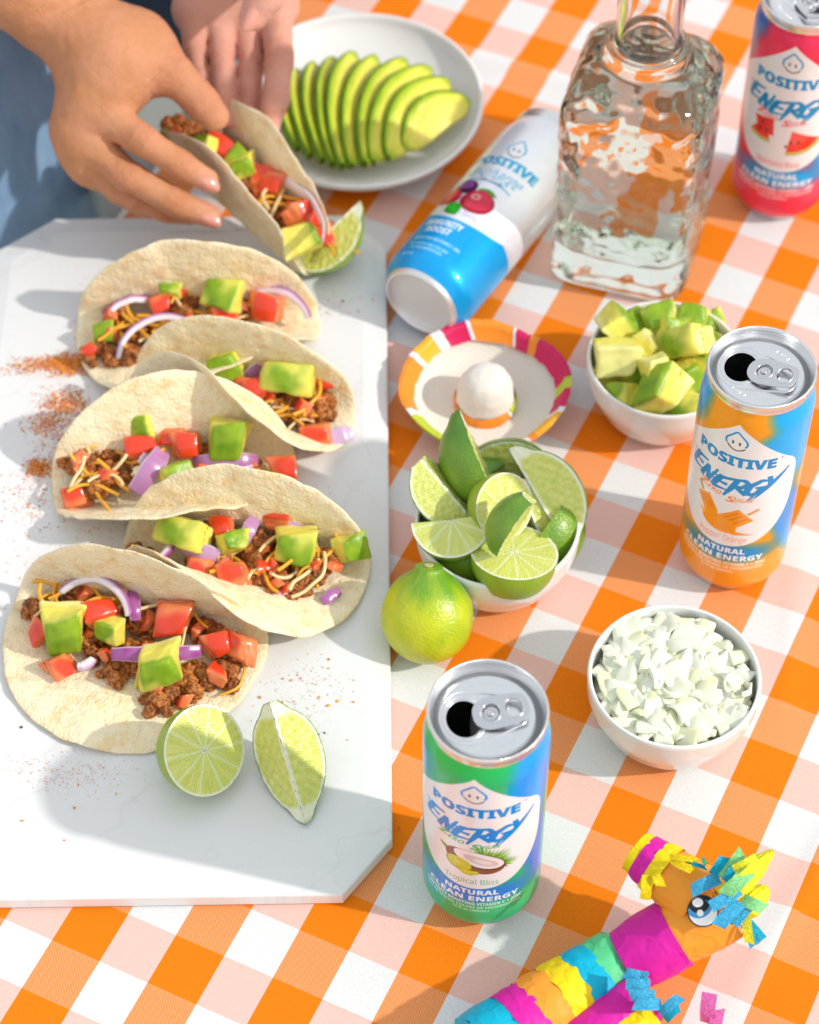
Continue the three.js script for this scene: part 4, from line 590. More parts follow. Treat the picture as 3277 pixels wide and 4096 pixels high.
const bowlLimes = [
  ['lime wedge at the left of the bowl with two cut faces and pale ridge', { half: rad(60), t0: -0.9, t1: 0.9, axis: dir(-0.62, 0.72, 0.1), out: dir(-0.45, -0.40, -0.75), px: 942, py: 1030, y: 0.056, seed: 5, scale: 0.80, light: 0.35 }],
  ['lime wedge standing highest at the back of the bowl showing dark green rind', { half: rad(52), axis: dir(-0.40, 0.82, 0.30), out: dir(-0.80, -0.30, 0.52), px: 1018, py: 968, y: 0.057, seed: 6, scale: 0.98, light: 0.05 }],
  ['long lime wedge at the right rim of the bowl with its pointed tip up', { half: rad(46), axis: dir(-0.50, 0.84, 0.15), out: dir(0.62, 0.30, -0.72), px: 1136, py: 1056, y: 0.050, seed: 7, scale: 1.04, light: 0.35 }],
  ['halved lime in the middle of the bowl with round face and white core', { t0: -0.75, t1: 0.05, axis: dir(0.52, -0.10, 0.84), out: dir(1, 0, 0), px: 1060, py: 1066, y: 0.056, seed: 8, scale: 0.76, light: 0.6 }],
  ['small lime wedge on top of the heap with dark rind facing left', { half: rad(50), t0: -0.85, t1: 0.85, axis: dir(0.50, 0.80, 0.3), out: dir(-0.86, 0.10, 0.30), px: 1094, py: 1112, y: 0.064, seed: 9, scale: 0.72, light: 0.1 }],
  ['quarter lime at the left front of the bowl with half round face', { half: rad(92), t0: -0.80, t1: 0.05, axis: dir(-0.12, 0.34, 0.93), out: dir(0.10, -0.95, 0.2), px: 951, py: 1096, y: 0.053, seed: 10, scale: 0.90, light: 0.4 }],
  ['halved lime lying face up at the front of the bowl', { t0: -0.62, t1: 0.02, axis: dir(0.06, 0.80, 0.62), out: dir(1, 0, 0), px: 1083, py: 1164, y: 0.046, seed: 11, scale: 0.98, light: 0.5 }],
  ['lime piece mostly hidden between the wedges at the back left of the bowl', { half: rad(44), axis: dir(0.7, 0.5, 0.2), out: dir(-0.3, 0.6, 0.6), px: 985, py: 1035, y: 0.036, seed: 12, scale: 0.8, light: 0.2 }],
  ['lime piece mostly hidden low at the left front of the bowl', { half: rad(44), axis: dir(0.8, -0.3, 0.2), out: dir(-0.2, -0.6, 0.7), px: 975, py: 1160, y: 0.026, seed: 13, scale: 0.85, light: 0.3 }],
  ['lime piece low in the gap between the halves and the long wedge', { half: rad(56), axis: dir(-0.35, 0.9, 0.2), out: dir(0.45, -0.25, -0.85), px: 1128, py: 1108, y: 0.040, seed: 15, scale: 0.85, light: 0.45 }],
  ['lime piece filling the back of the bowl behind the middle half', { half: rad(60), axis: dir(0.9, 0.2, 0.1), out: dir(0.1, 0.7, -0.5), px: 1065, py: 1010, y: 0.040, seed: 16, scale: 0.95, light: 0.3 }],
  ['lime piece mostly hidden under the wedges at the right of the bowl', { half: rad(50), axis: dir(0.5, 0.7, 0.1), out: dir(0.6, -0.2, 0.6), px: 1140, py: 1125, y: 0.026, seed: 14, scale: 0.95, light: 0.2 }],
];
for (const [l, o] of bowlLimes) limePiece('cut_lime', l, o, LB);

// ---------------------------------------------------------------- avocado cubes in the bowl
const AC = [
  [400, 370, 0.048, 0, [50, 70, -35], 1.15, 'avocado wedge with glossy green side at the far left rim of the bowl'], [820, 310, 0.045, 1, [25, 15, 8], 1.38, 'large yellow avocado cube at the back of the bowl'],
  [1200, 300, 0.047, 2, [20, -18, -14], 1.15, 'avocado cube at the back right of the bowl with bright yellow end'], [1120, 545, 0.055, 3, [38, 8, 60], 1.42, 'tall pale avocado cube on top right of the middle'],
  [1410, 545, 0.047, 4, [35, -30, 12], 1.22, 'avocado cube at the right of the bowl beside the can'], [390, 690, 0.050, 5, [60, 18, -160], 1.36, 'large avocado cube at the left with its green side down'],
  [700, 590, 0.046, 6, [10, 40, 130], 0.98, 'deep yellow avocado cube in the shaded middle of the bowl'], [810, 815, 0.056, 7, [-25, 30, 175], 0.98, 'small bright yellow avocado piece on top of the heap'],
  [850, 1080, 0.053, 0, [15, -20, 48], 1.40, 'pale avocado cube with one pointed corner at the front of the bowl'], [430, 1120, 0.041, 1, [40, -15, 40], 1.05, 'green avocado cube at the left front rim of the bowl'],
  [1130, 940, 0.044, 2, [55, 25, -12], 1.25, 'avocado cube with wet green skin side right of the middle'], [1090, 1240, 0.041, 3, [60, -15, 8], 1.20, 'avocado cube with green top at the front right rim of the bowl'],
  [1400, 330, 0.040, 4, [30, 50, 10], 1.0, 'avocado cube low behind the others at the back right rim'], [610, 880, 0.042, 5, [40, 60, 30], 1.05, 'avocado cube half buried left of the middle of the heap'],
  [700, 1000, 0.026, 6, [10, 20, 30], 1.2, 'avocado cube deep in the middle of the bowl'], [1000, 700, 0.026, 7, [20, 50, 10], 1.3, 'avocado cube deep under the tall pale one'], [1250, 1000, 0.026, 1, [20, 80, 10], 1.3, 'avocado cube deep at the right side of the bowl'], [560, 560, 0.026, 2, [20, 30, 10], 1.3, 'avocado cube deep at the left side of the bowl'],
  [980, 470, 0.046, 6, [30, 110, 40], 1.0, 'avocado cube peeking out behind the tall pale one'], [560, 330, 0.042, 2, [15, 120, 20], 1.05, 'avocado cube between the left wedge and the large back cube'], [260, 920, 0.038, 4, [30, 200, 25], 1.0, 'avocado cube low against the left wall of the bowl'], [660, 1220, 0.040, 7, [30, 60, 20], 1.0, 'avocado cube low against the front wall of the bowl'], [1330, 800, 0.040, 0, [30, 140, 20], 1.1, 'avocado cube low beside the can at the right wall'],
];
for (const [zx, zy, y, k, e, s, l] of AC) { const m = solo('avocado_cube', avoShapes[k], avoMat, l, 'avocado', D((2330 + zx * 0.3652) / 1.9, (1170 + zy * 0.3652) / 1.9, y - 0.006), 0, 'avocado cubes piled in the white bowl'); m.rotation.set(rad(e[0]), rad(e[1]), rad(e[2]), 'YXZ'); m.scale.setScalar(s * 0.86); }

// ---------------------------------------------------------------- fanned avocado slices on the plate
{
  const sliceGeo = (len, wid, seed) => {
    const n = 56, m = 18, th = 0.0052;
    const edge = (t) => { const s = Math.sin(Math.PI * clamp(t, 0, 1)); return [wid * (0.62 * Math.pow(s, 0.62)), -wid * (0.38 * Math.pow(s, 0.7) - 0.20 * s * s)]; };
    const sk = (f) => { const c = mix3([0.66, 0.63, 0.07], [0.76, 0.67, 0.13], smooth(f, 0.25, 0.8)); return mix3([0.15, 0.29, 0.008], mix3([0.36, 0.48, 0.014], c, smooth(f, 0.10, 0.30)), smooth(f, 0.0, 0.10)); };
    const gs = [];
    for (const s of [1, -1]) gs.push(gridGeo(n, m, (a, b) => { const [hi, lo] = edge(a * 0.98 + 0.01), y = lerp(hi, lo, b), round = 0.0008 * (smooth(Math.abs(b - 0.5), 0.4, 0.5)); const end = Math.min(a, 1 - a) * 6, f = Math.min(b * 1.15, end * 0.5 + 0.02) + 0.05 * N(a * 7, b * 3, seed); const c = sk(f).map((q) => q * (1 + 0.10 * N(a * 12, b * 8, seed))); return { p: V((a - 0.5) * len, y, s * (th / 2 - round) + 0.0012 * N(a * 3, b, seed) + 0.004 * Math.sin(a * Math.PI)), c }; }, s > 0));
    for (const k of [0, 1]) gs.push(gridGeo(n, 4, (a, b) => { const e = edge(a * 0.98 + 0.01)[k], bul = 0.0007 * Math.sin(Math.PI * b) * (k ? -1 : 1); return { p: V((a - 0.5) * len, e + bul, lerp(-th / 2, th / 2, b) + 0.0012 * N(a * 3, k, seed) + 0.004 * Math.sin(a * Math.PI)), c: k ? [0.62, 0.62, 0.14] : mix3([0.10, 0.23, 0.012], [0.20, 0.36, 0.02], 0.5 + N(a * 9, b, seed)) }; }, k === 0));
    return mergeGeometries(gs);
  };
  const SL = [[[1105, 585], [745, 855], 31], [[985, 478], [660, 905], 32], [[880, 405], [570, 925], 32], [[735, 362], [520, 940], 31], [[575, 345], [445, 945], 30], [[450, 322], [390, 950], 29], [[330, 350], [335, 940], 24], [[215, 380], [275, 920], 24], [[115, 415], [205, 890], 22], [[30, 490], [140, 850], 21]];
  const ord = ['first', 'second', 'third', 'fourth', 'fifth', 'sixth', 'seventh', 'eighth', 'ninth', 'tenth', 'eleventh', 'twelfth'];
  SL.forEach(([a, b, w], i) => {
    const y = 0.0165 + 0.0045 * (1 - i / 9), T = D(578.9 + a[0] * 0.3661, a[1] * 0.3661, y + 0.001), B = D(578.9 + b[0] * 0.3661, b[1] * 0.3661, y - 0.001);
    const m = solo('avocado_slice', sliceGeo(T.distanceTo(B) * 1.04, w / 1000 * (1 + 0.12 * N(i * 3.1, 2, 1)), i + 3), avoMat, ord[i] + ' avocado slice from the right in the fan on the plate', 'avocado', T.clone().lerp(B, 0.5), 0, 'fanned avocado slices on the plate');
    const x = T.clone().sub(B).normalize(), side = V(0, 1, 0).cross(x).normalize(), yv = side.multiplyScalar(Math.cos(rad(34))).add(V(0, Math.sin(rad(34)), 0)), z = x.clone().cross(yv).normalize();
    m.quaternion.setFromRotationMatrix(new THREE.Matrix4().makeBasis(x, z.clone().cross(x).normalize(), z));
  });
}
// ---------------------------------------------------------------- chopped onion
{
  const white = std(0xffffff, 0.4, { vertexColors: true, clearcoat: 0.3, clearcoatRoughness: 0.15, side: THREE.DoubleSide });
  const t = thing('chopped_onion', 'heap of chopped white onion in the small bowl nearest the viewer', 'chopped onion', BOWL.onion);
  const r = rngOf(505), shapes = [];
  const tintOf = (i, tint) => (p) => { const k = 0.5 + fbm(p.x * 160 + i, p.y * 160, p.z * 160, 2), ln = 0.97 + 0.05 * N(p.x * 700 + p.z * 300, p.y * 200, i); return mix3([0.80, 0.81, 0.71], mix3([0.75, 0.79, 0.46], [0.78, 0.76, 0.36], tint > 0.85 ? 1 : 0), clamp(k * 0.8 * (0.2 + tint), 0, 1)).map((v) => v * ln); };
  for (let i = 0; i < 14; i++) { const w = 0.0066 + 0.0056 * r(), d = 0.0052 + 0.0050 * r(), h = 0.0019 + 0.0010 * r(), g = chunk(w, h, d, 0.0009, 7, 300 + i, 0.0008, 0.50), c = 30 + 50 * r(); displace(g, (p) => { p.y -= c * p.x * p.x * 0.9; p.y += 0.12 * p.z * (i % 3 - 1); }); shapes.push(colorize(g, tintOf(i, r()))); }
  for (let i = 0; i < 2; i++) shapes.push(colorize(onionGeo(0.0062, rad(140 + 20 * i), 0.0042, 0.0018, 320 + i, 1), tintOf(20 + i, 0.3)));
  const put = (x, y, z) => [V(x, y, z), new THREE.Euler((r() - 0.5) * 1.0, r() * 6.28, (r() - 0.5) * 1.0, 'YXZ'), 0.8 + 0.55 * r()];
  const under = [], m4 = new THREE.Matrix4(), q = new THREE.Quaternion();
  for (let i = 0; i < 300; i++) { const a = r() * 6.283, d = 0.0315 * Math.sqrt(r()), [p, e, s] = put(d * Math.cos(a), 0.0235 + 0.0075 * r() + 0.002 * (d > 0.028), d * Math.sin(a)); under.push(plain(shapes[Math.floor(r() * 14)].clone()).applyMatrix4(m4.compose(p, q.setFromEuler(e), V(s, s, s)))); }
  under.push(plain(colorize(displace(lathe(curvePts([[0.0392, 0.0265], [0.034, 0.0300], [0.02, 0.0325], [0, 0.0335]], 30), 96), (p) => { p.y += 0.0016 * N(p.x * 220, p.z * 220, 3); }), () => [0.80, 0.81, 0.60])));
  part('onion_pieces', mergeGeometries(under), white, t).userData.kind = 'stuff';
  for (let i = 0; i < 250; i++) { const a = i * 2.39996, d = 0.0364 * Math.sqrt((i + 0.5) / 250), [p, e, s] = put(d * Math.cos(a) + 0.002 * (r() - 0.5), 0.0325 + 0.0050 * r() + 0.004 * (1 - (d / 0.0375) ** 2), d * Math.sin(a) + 0.002 * (r() - 0.5)); const m = part('onion_piece', shapes[i % 47 === 11 ? 14 + (i % 2) : Math.floor(r() * 14)], white, t); m.position.copy(p); m.rotation.copy(e); m.scale.setScalar(s * (i % 3 ? 0.95 : 1.3)); }
}
// ---------------------------------------------------------------- toy sombrero
{
  const C = D(1022, 826, 0.012).setY(0.0004), t = thing('toy_sombrero', 'small cream toy sombrero with orange, pink and lime ribbon round its brim', 'toy hat', C);
  const cloth = std([0.76, 0.71, 0.63], 0.85, { bumpScale: 0.0005, bumpMap: dataTex(256, (u, v, x, y) => { const n = 0.5 + 0.3 * Math.sin(x * 0.8) * Math.sin(y * 0.8) + 0.15 * N(u * 30, v * 30, 2); return [n, n, n]; }) });
  const RB = 0.0462;
  const warp = (p) => { const a = Math.atan2(p.z, p.x), r = Math.hypot(p.x, p.z), k = smooth(r, 0.02, RB), q = 1 + 0.025 * k * Math.cos(4 * a + 0.6) * 0.6 + 0.02 * k * N(Math.cos(a) * 1.6, Math.sin(a) * 1.6, 3); p.x *= q; p.z *= q * 0.985; p.y *= 1 + 0.20 * k * N(Math.cos(a) * 1.3 + 4, Math.sin(a) * 1.3, 1); };
  const prof = curvePts([[0.0150, 0.0028], [0.024, 0.0022], [0.0335, 0.0040], [0.0405, 0.0095], [0.0445, 0.0155], [RB, 0.0190]], 30), under = prof.map(([r, y]) => [r + 0.0010, y - 0.0013]).reverse();
  part('brim', displace(lathe([...prof, ...under, [0.016, 0.0006]], 120), warp), cloth, t);
  const crown = displace(lathe(curvePts([[0.0166, 0.0020], [0.0164, 0.010], [0.0150, 0.0180], [0.0112, 0.0242], [0.0052, 0.0270], [0, 0.0274]], 30), 64), (p) => { const a = Math.atan2(p.z, p.x); const k = 1 + 0.05 * N(Math.cos(a) * 2, Math.sin(a) * 2, p.y * 90); p.x *= k; p.z *= k; p.x += 0.0012 * smooth(p.y, 0.015, 0.029); });
  part('crown', crown, std([0.77, 0.73, 0.67], 0.8, { bumpScale: 0.0003, bumpMap: dataTex(128, (u, v) => { const n = 0.5 + fbm(u * 12, v * 12, 3, 3); return [n, n, n]; }) }), t);
  const COL = { o: [0.88, 0.26, 0.01], y: [0.88, 0.42, 0.01], m: [0.62, 0.0, 0.09], l: [0.50, 0.58, 0.02], w: [0.80, 0.77, 0.80] }, mats = {};
  for (const k in COL) mats[k] = std(COL[k], 0.45, { sheen: 0.3, side: THREE.DoubleSide });
  // ribbon sewn over the edge in coloured lengths; angles from the right, anticlockwise as seen from above
  const RIB = [['m', 20, 47], ['o', 47, 54], ['m', 54, 66], ['w', 66, 68], ['o', 68, 100], ['w', 100, 103], ['m', 103, 122], ['w', 122, 131], ['y', 131, 150], ['w', 150, 155], ['o', 155, 203], ['w', 203, 210], ['l', 210, 238], ['o', 238, 258], ['m', 258, 272], ['w', 272, 275], ['o', 275, 292], ['w', 292, 300], ['o', 300, 306], ['y', 306, 332], ['w', 332, 337], ['m', 337, 354], ['l', 354, 366], ['m', 366, 380]];
  RIB.forEach(([k, a0, a1], i) => {
    const g = gridGeo(Math.max(4, Math.round((a1 - a0) * 1.2)), 14, (a, b) => {
      const skew = (b - 0.5) * 7, an = rad(lerp(a0, a1, a) + skew), wv = 0.0006 * N(an * 6, b * 3, i) + 0.0004 * N(an * 20, b * 2, i);
      // from the inside of the brim over the edge and down the outside
      const q = b * 2 - 1; let r, y; if (q < 0) { const s = -q; r = RB - 0.0062 * s - 0.0010; y = 0.0194 - 0.0094 * s + 0.0012 * s * s; } else { r = RB + 0.0016 - 0.0034 * q; y = 0.0186 - 0.0078 * q; } if (Math.abs(q) < 0.15) y += 0.0008;
      const p = V((r + wv) * Math.cos(an), y + wv, -(r + wv) * Math.sin(an)); warp(p); p.y += 0.0003 * (i % 2); return { p, c: [1, 1, 1] };
    }, true);
    part('ribbon', g, mats[k], t);
  });
  [['o', 95, 318], ['w', 318, 324], ['l', 324, 405], ['y', 405, 422], ['w', 422, 427], ['m', 427, 455]].forEach(([k, a0, a1], i) => { const g = gridGeo(Math.max(3, Math.round((a1 - a0) / 4)), 6, (a, b) => { const an = rad(lerp(a0, a1, a) + (b - 0.5) * 6), out = 0.0022 * Math.max(0, Math.sin((an - 3.2) * 1.0)) * b, r = 0.0169 + 0.0009 * Math.sin(Math.PI * b) + out + 0.0006 * N(an * 4, b, i), y = 0.0082 - 0.0056 * b + 0.0014 * Math.sin(an + 1.2) + 0.0006 * N(an * 3, 2, i); return { p: V(r * Math.cos(an), y, -r * Math.sin(an)), c: [1, 1, 1] }; }, true); part('hat_band', g, mats[k], t); });
}
// ---------------------------------------------------------------- glass bottle
{
  const t = thing('glass_bottle', 'square clear hammered glass bottle of clear liquor with round neck', 'bottle', V(0.1312, 0.0004, -0.9905), -rad(16.9)); t.scale.setScalar(1.055);
  const shell = (prof, amp, seed, n = 96) => {          // prof: [y, half width, squareness]
    const pos = [], idx = [], nu = n * 2;
    prof.forEach(([y, w, sq, am = 1]) => { for (let j = 0; j < nu; j++) { const a = j / nu * 2 * Math.PI, c = Math.cos(a), s = Math.sin(a), k = Math.pow(Math.pow(Math.abs(c), sq) + Math.pow(Math.abs(s), sq), -1 / sq); let x = w * k * c, z = w * k * s; const h = amp * am * (0.9 * N(x * 62 + seed, y * 62, z * 62) + 0.7 * N(x * 125, y * 125 + seed, z * 125)); const f = 1 + h / Math.max(w, 0.01); pos.push(x * f, y, z * f); } });
    for (let i = 0; i + 1 < prof.length; i++) for (let j = 0; j < nu; j++) { const a = i * nu + j, b = i * nu + (j + 1) % nu, c = a + nu, d = b + nu; idx.push(a, c, b, b, c, d); }
    return { pos, idx, nu };
  };
  const dens = (ctrl, n) => { const c = new THREE.CatmullRomCurve3(ctrl.map(([y, w]) => V(w, y, 0)), false, 'centripetal'), out = []; for (let i = 0; i <= n; i++) { const f = i / n * (ctrl.length - 1), k = Math.min(Math.floor(f), ctrl.length - 2), q = f - k, p = c.getPoint(i / n); out.push([p.y, Math.max(p.x, 0.0001), lerp(ctrl[k][2], ctrl[k + 1][2], q), lerp(ctrl[k][3] ?? 1, ctrl[k + 1][3] ?? 1, q)]); } return out; };
  const outer = [[0, 0.0001, 2, 0], [0.0, 0.020, 4, 0], ...dens([[0.0, 0.033, 5, 0], [0.0016, 0.0372, 6, 0.1], [0.006, 0.0385, 7, 0.5], [0.03, 0.0385, 7, 1], [0.06, 0.0383, 7, 1], [0.09, 0.0384, 7, 1], [0.115, 0.0385, 6.5, 1], [0.126, 0.0372, 5.5, 1.2], [0.1345, 0.0325, 4.5, 1.2], [0.1405, 0.0265, 3, 0.8], [0.1440, 0.0232, 2.2, 0.2], [0.1475, 0.0224, 2, 0], [0.1510, 0.0215, 2, 0], [0.1535, 0.0190, 2, 0], [0.158, 0.0176, 2, 0], [0.18, 0.0172, 2, 0], [0.21, 0.0172, 2, 0], [0.236, 0.0170, 2, 0]], 190), [0.2375, 0.0160, 2, 0]];
  const inner = [[0.2372, 0.0142, 2, 0], ...dens([[0.234, 0.0138, 2, 0], [0.19, 0.0136, 2, 0], [0.158, 0.0138, 2, 0], [0.148, 0.0160, 2, 0], [0.140, 0.0205, 2.6, 0.7], [0.133, 0.0270, 4, 1.1], [0.124, 0.0325, 5.5, 1.1], [0.112, 0.0342, 6.5, 1], [0.07, 0.0340, 7, 1.1], [0.04, 0.0338, 7, 1.1], [0.027, 0.0330, 6, 0.8], [0.0225, 0.0300, 5, 0.3], [0.0210, 0.022, 4, 0.1]], 170), [0.0205, 0.0001, 2, 0]];
  const neck = [...inner.filter((p) => p[0] > 0.150), [0.1492, 0.0148, 2, 0], [0.1490, 0.0001, 2, 0]];
  const A = shell([...outer, ...neck], 0.00108, 3);
  const g = new THREE.BufferGeometry(); g.setAttribute('position', new THREE.Float32BufferAttribute(A.pos, 3)); g.setIndex(A.idx); g.computeVertexNormals();
  part('glass', g, std(0xffffff, 0.015, { transmission: 1, thickness: 0.01, ior: 1.5, attenuationColor: new THREE.Color(0.85, 0.90, 0.76), attenuationDistance: 0.14 }), t);
  const FILL = 0.1475, lp = inner.filter((p) => p[0] <= FILL).reverse();
  const L = shell([...lp.map(([y, w, s, a]) => [y - (y < 0.024 ? 0.0002 : 0), w + 0.0002, s, a]), [FILL + 0.0004, 0.0154, 2, 0], [FILL + 0.0002, 0.0145, 2, 0], [FILL, 0.008, 2, 0], [FILL, 0.0001, 2, 0]], 0.00108, 3);
  for (let i = 0; i < L.idx.length; i += 3) [L.idx[i + 1], L.idx[i + 2]] = [L.idx[i + 2], L.idx[i + 1]];
  const lg = new THREE.BufferGeometry(); lg.setAttribute('position', new THREE.Float32BufferAttribute(L.pos, 3)); lg.setIndex(L.idx); lg.computeVertexNormals();
  part('liquor', lg, std(0xffffff, 0.0, { transmission: 1, thickness: 0.05, ior: 1.103 }), t);
}
// ---------------------------------------------------------------- paper pinata
{
  const Q = (zx, zy, y) => D(842 + zx * 0.5117, 1315.8 + zy * 0.5117, y);
  const t = thing('pinata', 'small striped tissue paper donkey with one round cartoon eye lying at the corner', 'paper pinata');
  const TC = { magenta: [0.66, 0.012, 0.34], yellow: [0.88, 0.66, 0.005], orange: [0.88, 0.33, 0.03], teal: [0.0, 0.42, 0.62], green: [0.10, 0.58, 0.25], mint: [0.28, 0.72, 0.28], lemon: [0.84, 0.80, 0.03], sky: [0.05, 0.40, 0.66], pink: [0.82, 0.16, 0.50] };
  const paperBump = dataTex(512, (u, v) => { const a = fbm(u * 7, v * 7, 2, 4), b = Math.abs(fbm(u * 4, v * 4, 9, 3)), c = Math.abs(N(u * 9, v * 9, 4)); const n = 0.5 + 0.3 * a - 0.55 * Math.pow(1 - Math.min(1, b * 5), 3) * 0.5 + 0.2 * c; return [n, n, n]; });
  const M = {}; for (const k in TC) M[k] = std(TC[k], 0.5, { bumpMap: paperBump, bumpScale: 0.0011, sheen: 0.2, side: THREE.DoubleSide, specularIntensity: 0.5 });
  // a tube of paper from A to B, ring radii along it, closed or open ends
  const tube = (A, B, radii, seed, o = {}) => {
    const ax = B.clone().sub(A), len = ax.length(); ax.normalize(); const u = Math.abs(ax.y) < 0.9 ? V(0, 1, 0) : V(1, 0, 0), s = u.clone().cross(ax).normalize(), w = ax.clone().cross(s).normalize();
    const f = (q) => { const x = q * (radii.length - 1), i = Math.min(Math.floor(x), radii.length - 2); return lerp(radii[i], radii[i + 1], x - i); };
    const n = o.n ?? 26, gs = [gridGeo(n, 60, (a, b) => { const th = b * 2 * Math.PI, c0 = Math.cos(th), s0 = Math.sin(th); let r = f(a) * (1 + 0.03 * N(c0 * 1.5 + seed, s0 * 1.5, a * 2)); const x = a * len * 70; r += 0.00075 * fbm(c0 * 3 + seed, s0 * 3, x, 3) - 0.0006 * Math.pow(1 - Math.min(1, Math.abs(N(c0 * 2.2 + seed * 2, s0 * 2.2, x * 0.9)) * 4), 3); const jag = (o.jag ?? 0) * (N(th * 6, seed, 1) + 0.5 * N(th * 14, seed, 2)) * (a > 0.5 ? 1 : 0) * smooth(a, 0.6, 1); return { p: A.clone().addScaledVector(ax, a * len + jag).addScaledVector(s, r * c0).addScaledVector(w, r * s0), c: [1, 1, 1], uv: [b * 1.4 + seed * 0.3, a * len * 12 + seed * 0.7] }; }, true)];
    for (const e of [0, 1]) if (o.cap?.[e]) gs.push(gridGeo(6, 60, (a, b) => { const th = b * 2 * Math.PI, r = f(e) * a * (1 + 0.03 * N(Math.cos(th) * 1.5 + seed, Math.sin(th) * 1.5, e * 2)); return { p: A.clone().addScaledVector(ax, e * len + (e ? 1 : -1) * 0.0012 * (1 - a * a) + (a === 1 ? 0 : 0.0005 * N(a * 5, th, seed))).addScaledVector(s, r * Math.cos(th)).addScaledVector(w, r * Math.sin(th)), c: [1, 1, 1], uv: [a, b] }; }, e === 0));
    const g = mergeGeometries(gs); return g;
  };
  const band = (A, B, r, k, seed, o) => part('paper_band', tube(A, B, r, seed, o), M[k], t);
  // body, from the neck down to the lower left, each stripe a band that overlaps the next
  const b0 = Q(905, 1388, 0.0195), b1 = Q(330, 1770, 0.0195), bl = (q) => b0.clone().lerp(b1, q);
  [['green', 0, 0.19, 0.0165], ['teal', 0.165, 0.32, 0.0176], ['yellow', 0.30, 0.47, 0.0183], ['orange', 0.455, 0.63, 0.0188], ['magenta', 0.61, 0.78, 0.0192], ['teal', 0.765, 1.0, 0.0194]].forEach(([k, q0, q1, r], i) => band(bl(q0), bl(q1), [r - 0.0003, r + 0.0005, r + 0.0004], k, 10 + i, { cap: [i === 0, i === 5], jag: 0.0012 }));
  // front leg, crossing in front of the body
  const l0 = Q(1010, 1530, 0.024), l1 = Q(640, 1830, 0.020), ll = (q) => l0.clone().lerp(l1, q);
  band(ll(0.02), ll(0.98), [0.0128, 0.0138, 0.0145], 'magenta', 21, { cap: [true, true] });
  band(Q(1040, 1640, 0.022), Q(860, 1760, 0.020), [0.0135, 0.0145, 0.015], 'yellow', 22, { cap: [true, true] });
  // neck and head
  const n0 = Q(930, 1385, 0.024), n1 = Q(1135, 1268, 0.034), h1 = Q(1335, 1150, 0.045);
  band(n0, n1, [0.0150, 0.0163, 0.0166, 0.0168], 'magenta', 31, { cap: [true, true] });
  const hd = part('head', tube(n1.clone().lerp(n0, 0.06), h1, [0.0158, 0.0166, 0.0172, 0.0170], 33, { cap: [true, true], jag: 0.002 }), M.orange, t);
  const s0 = Q(1205, 1105, 0.048), s1 = Q(978, 935, 0.050), sl = (q) => s0.clone().lerp(s1, q);
  part('snout', tube(sl(-0.15), sl(1.0), [0.0160, 0.0146, 0.0118, 0.0092], 35, { cap: [true, true] }), M.orange, t);
  band(sl(0.88), sl(1.03), [0.0110, 0.0106, 0.0102], 'yellow', 36, { cap: [false, true], n: 8 });
  band(sl(0.68), sl(0.90), [0.0126, 0.0120, 0.0112], 'magenta', 37, { n: 10 });
  band(sl(0.46), sl(0.70), [0.0142, 0.0134, 0.0124], 'yellow', 38, { n: 12 });
  // ears, mane, fringe
  const strip = (A, B, wid, k, seed, bend = 0.002) => {
    const ax = B.clone().sub(A), len = ax.length(); ax.normalize(); const vw = camera.position.clone().sub(A).normalize(), nrm = vw.add(V(N(seed * 1.37, 1, 2), N(seed * 1.37, 3, 1), N(seed * 1.37, 5, 4)).multiplyScalar(0.5)).normalize(), s = ax.clone().cross(nrm).normalize(), w = s.clone().cross(ax).normalize();
    const gs = [0, 1].map((q) => gridGeo(14, 4, (a, b) => { const jag = a === 1 ? (b - 0.5) * 0.0025 * (seed % 3 - 1) : 0, tw = 0.3 * N(seed * 1.37, a * 1.2, 3); const x = (b - 0.5) * wid; return { p: A.clone().addScaledVector(ax, a * len + jag).addScaledVector(s, x * Math.cos(tw)).addScaledVector(w, x * Math.sin(tw) + bend * Math.sin(Math.PI * a) + 0.0006 * N(a * 2 + seed, b, 2) - q * 0.00012), c: [1, 1, 1] }; }, q === 1));
    return part('paper_strip', mergeGeometries(gs), M[k], t);
  };
  part('ear', tube(Q(1330, 1120, 0.056), Q(1530, 935, 0.072), [0.0050, 0.0062, 0.0050, 0.0016], 41, { cap: [true, true] }), M.lemon, t);
  part('ear', tube(Q(1400, 1190, 0.045), Q(1505, 1085, 0.055), [0.0040, 0.0065, 0.0060, 0.0030], 43, { cap: [true, true] }), M.lemon, t);
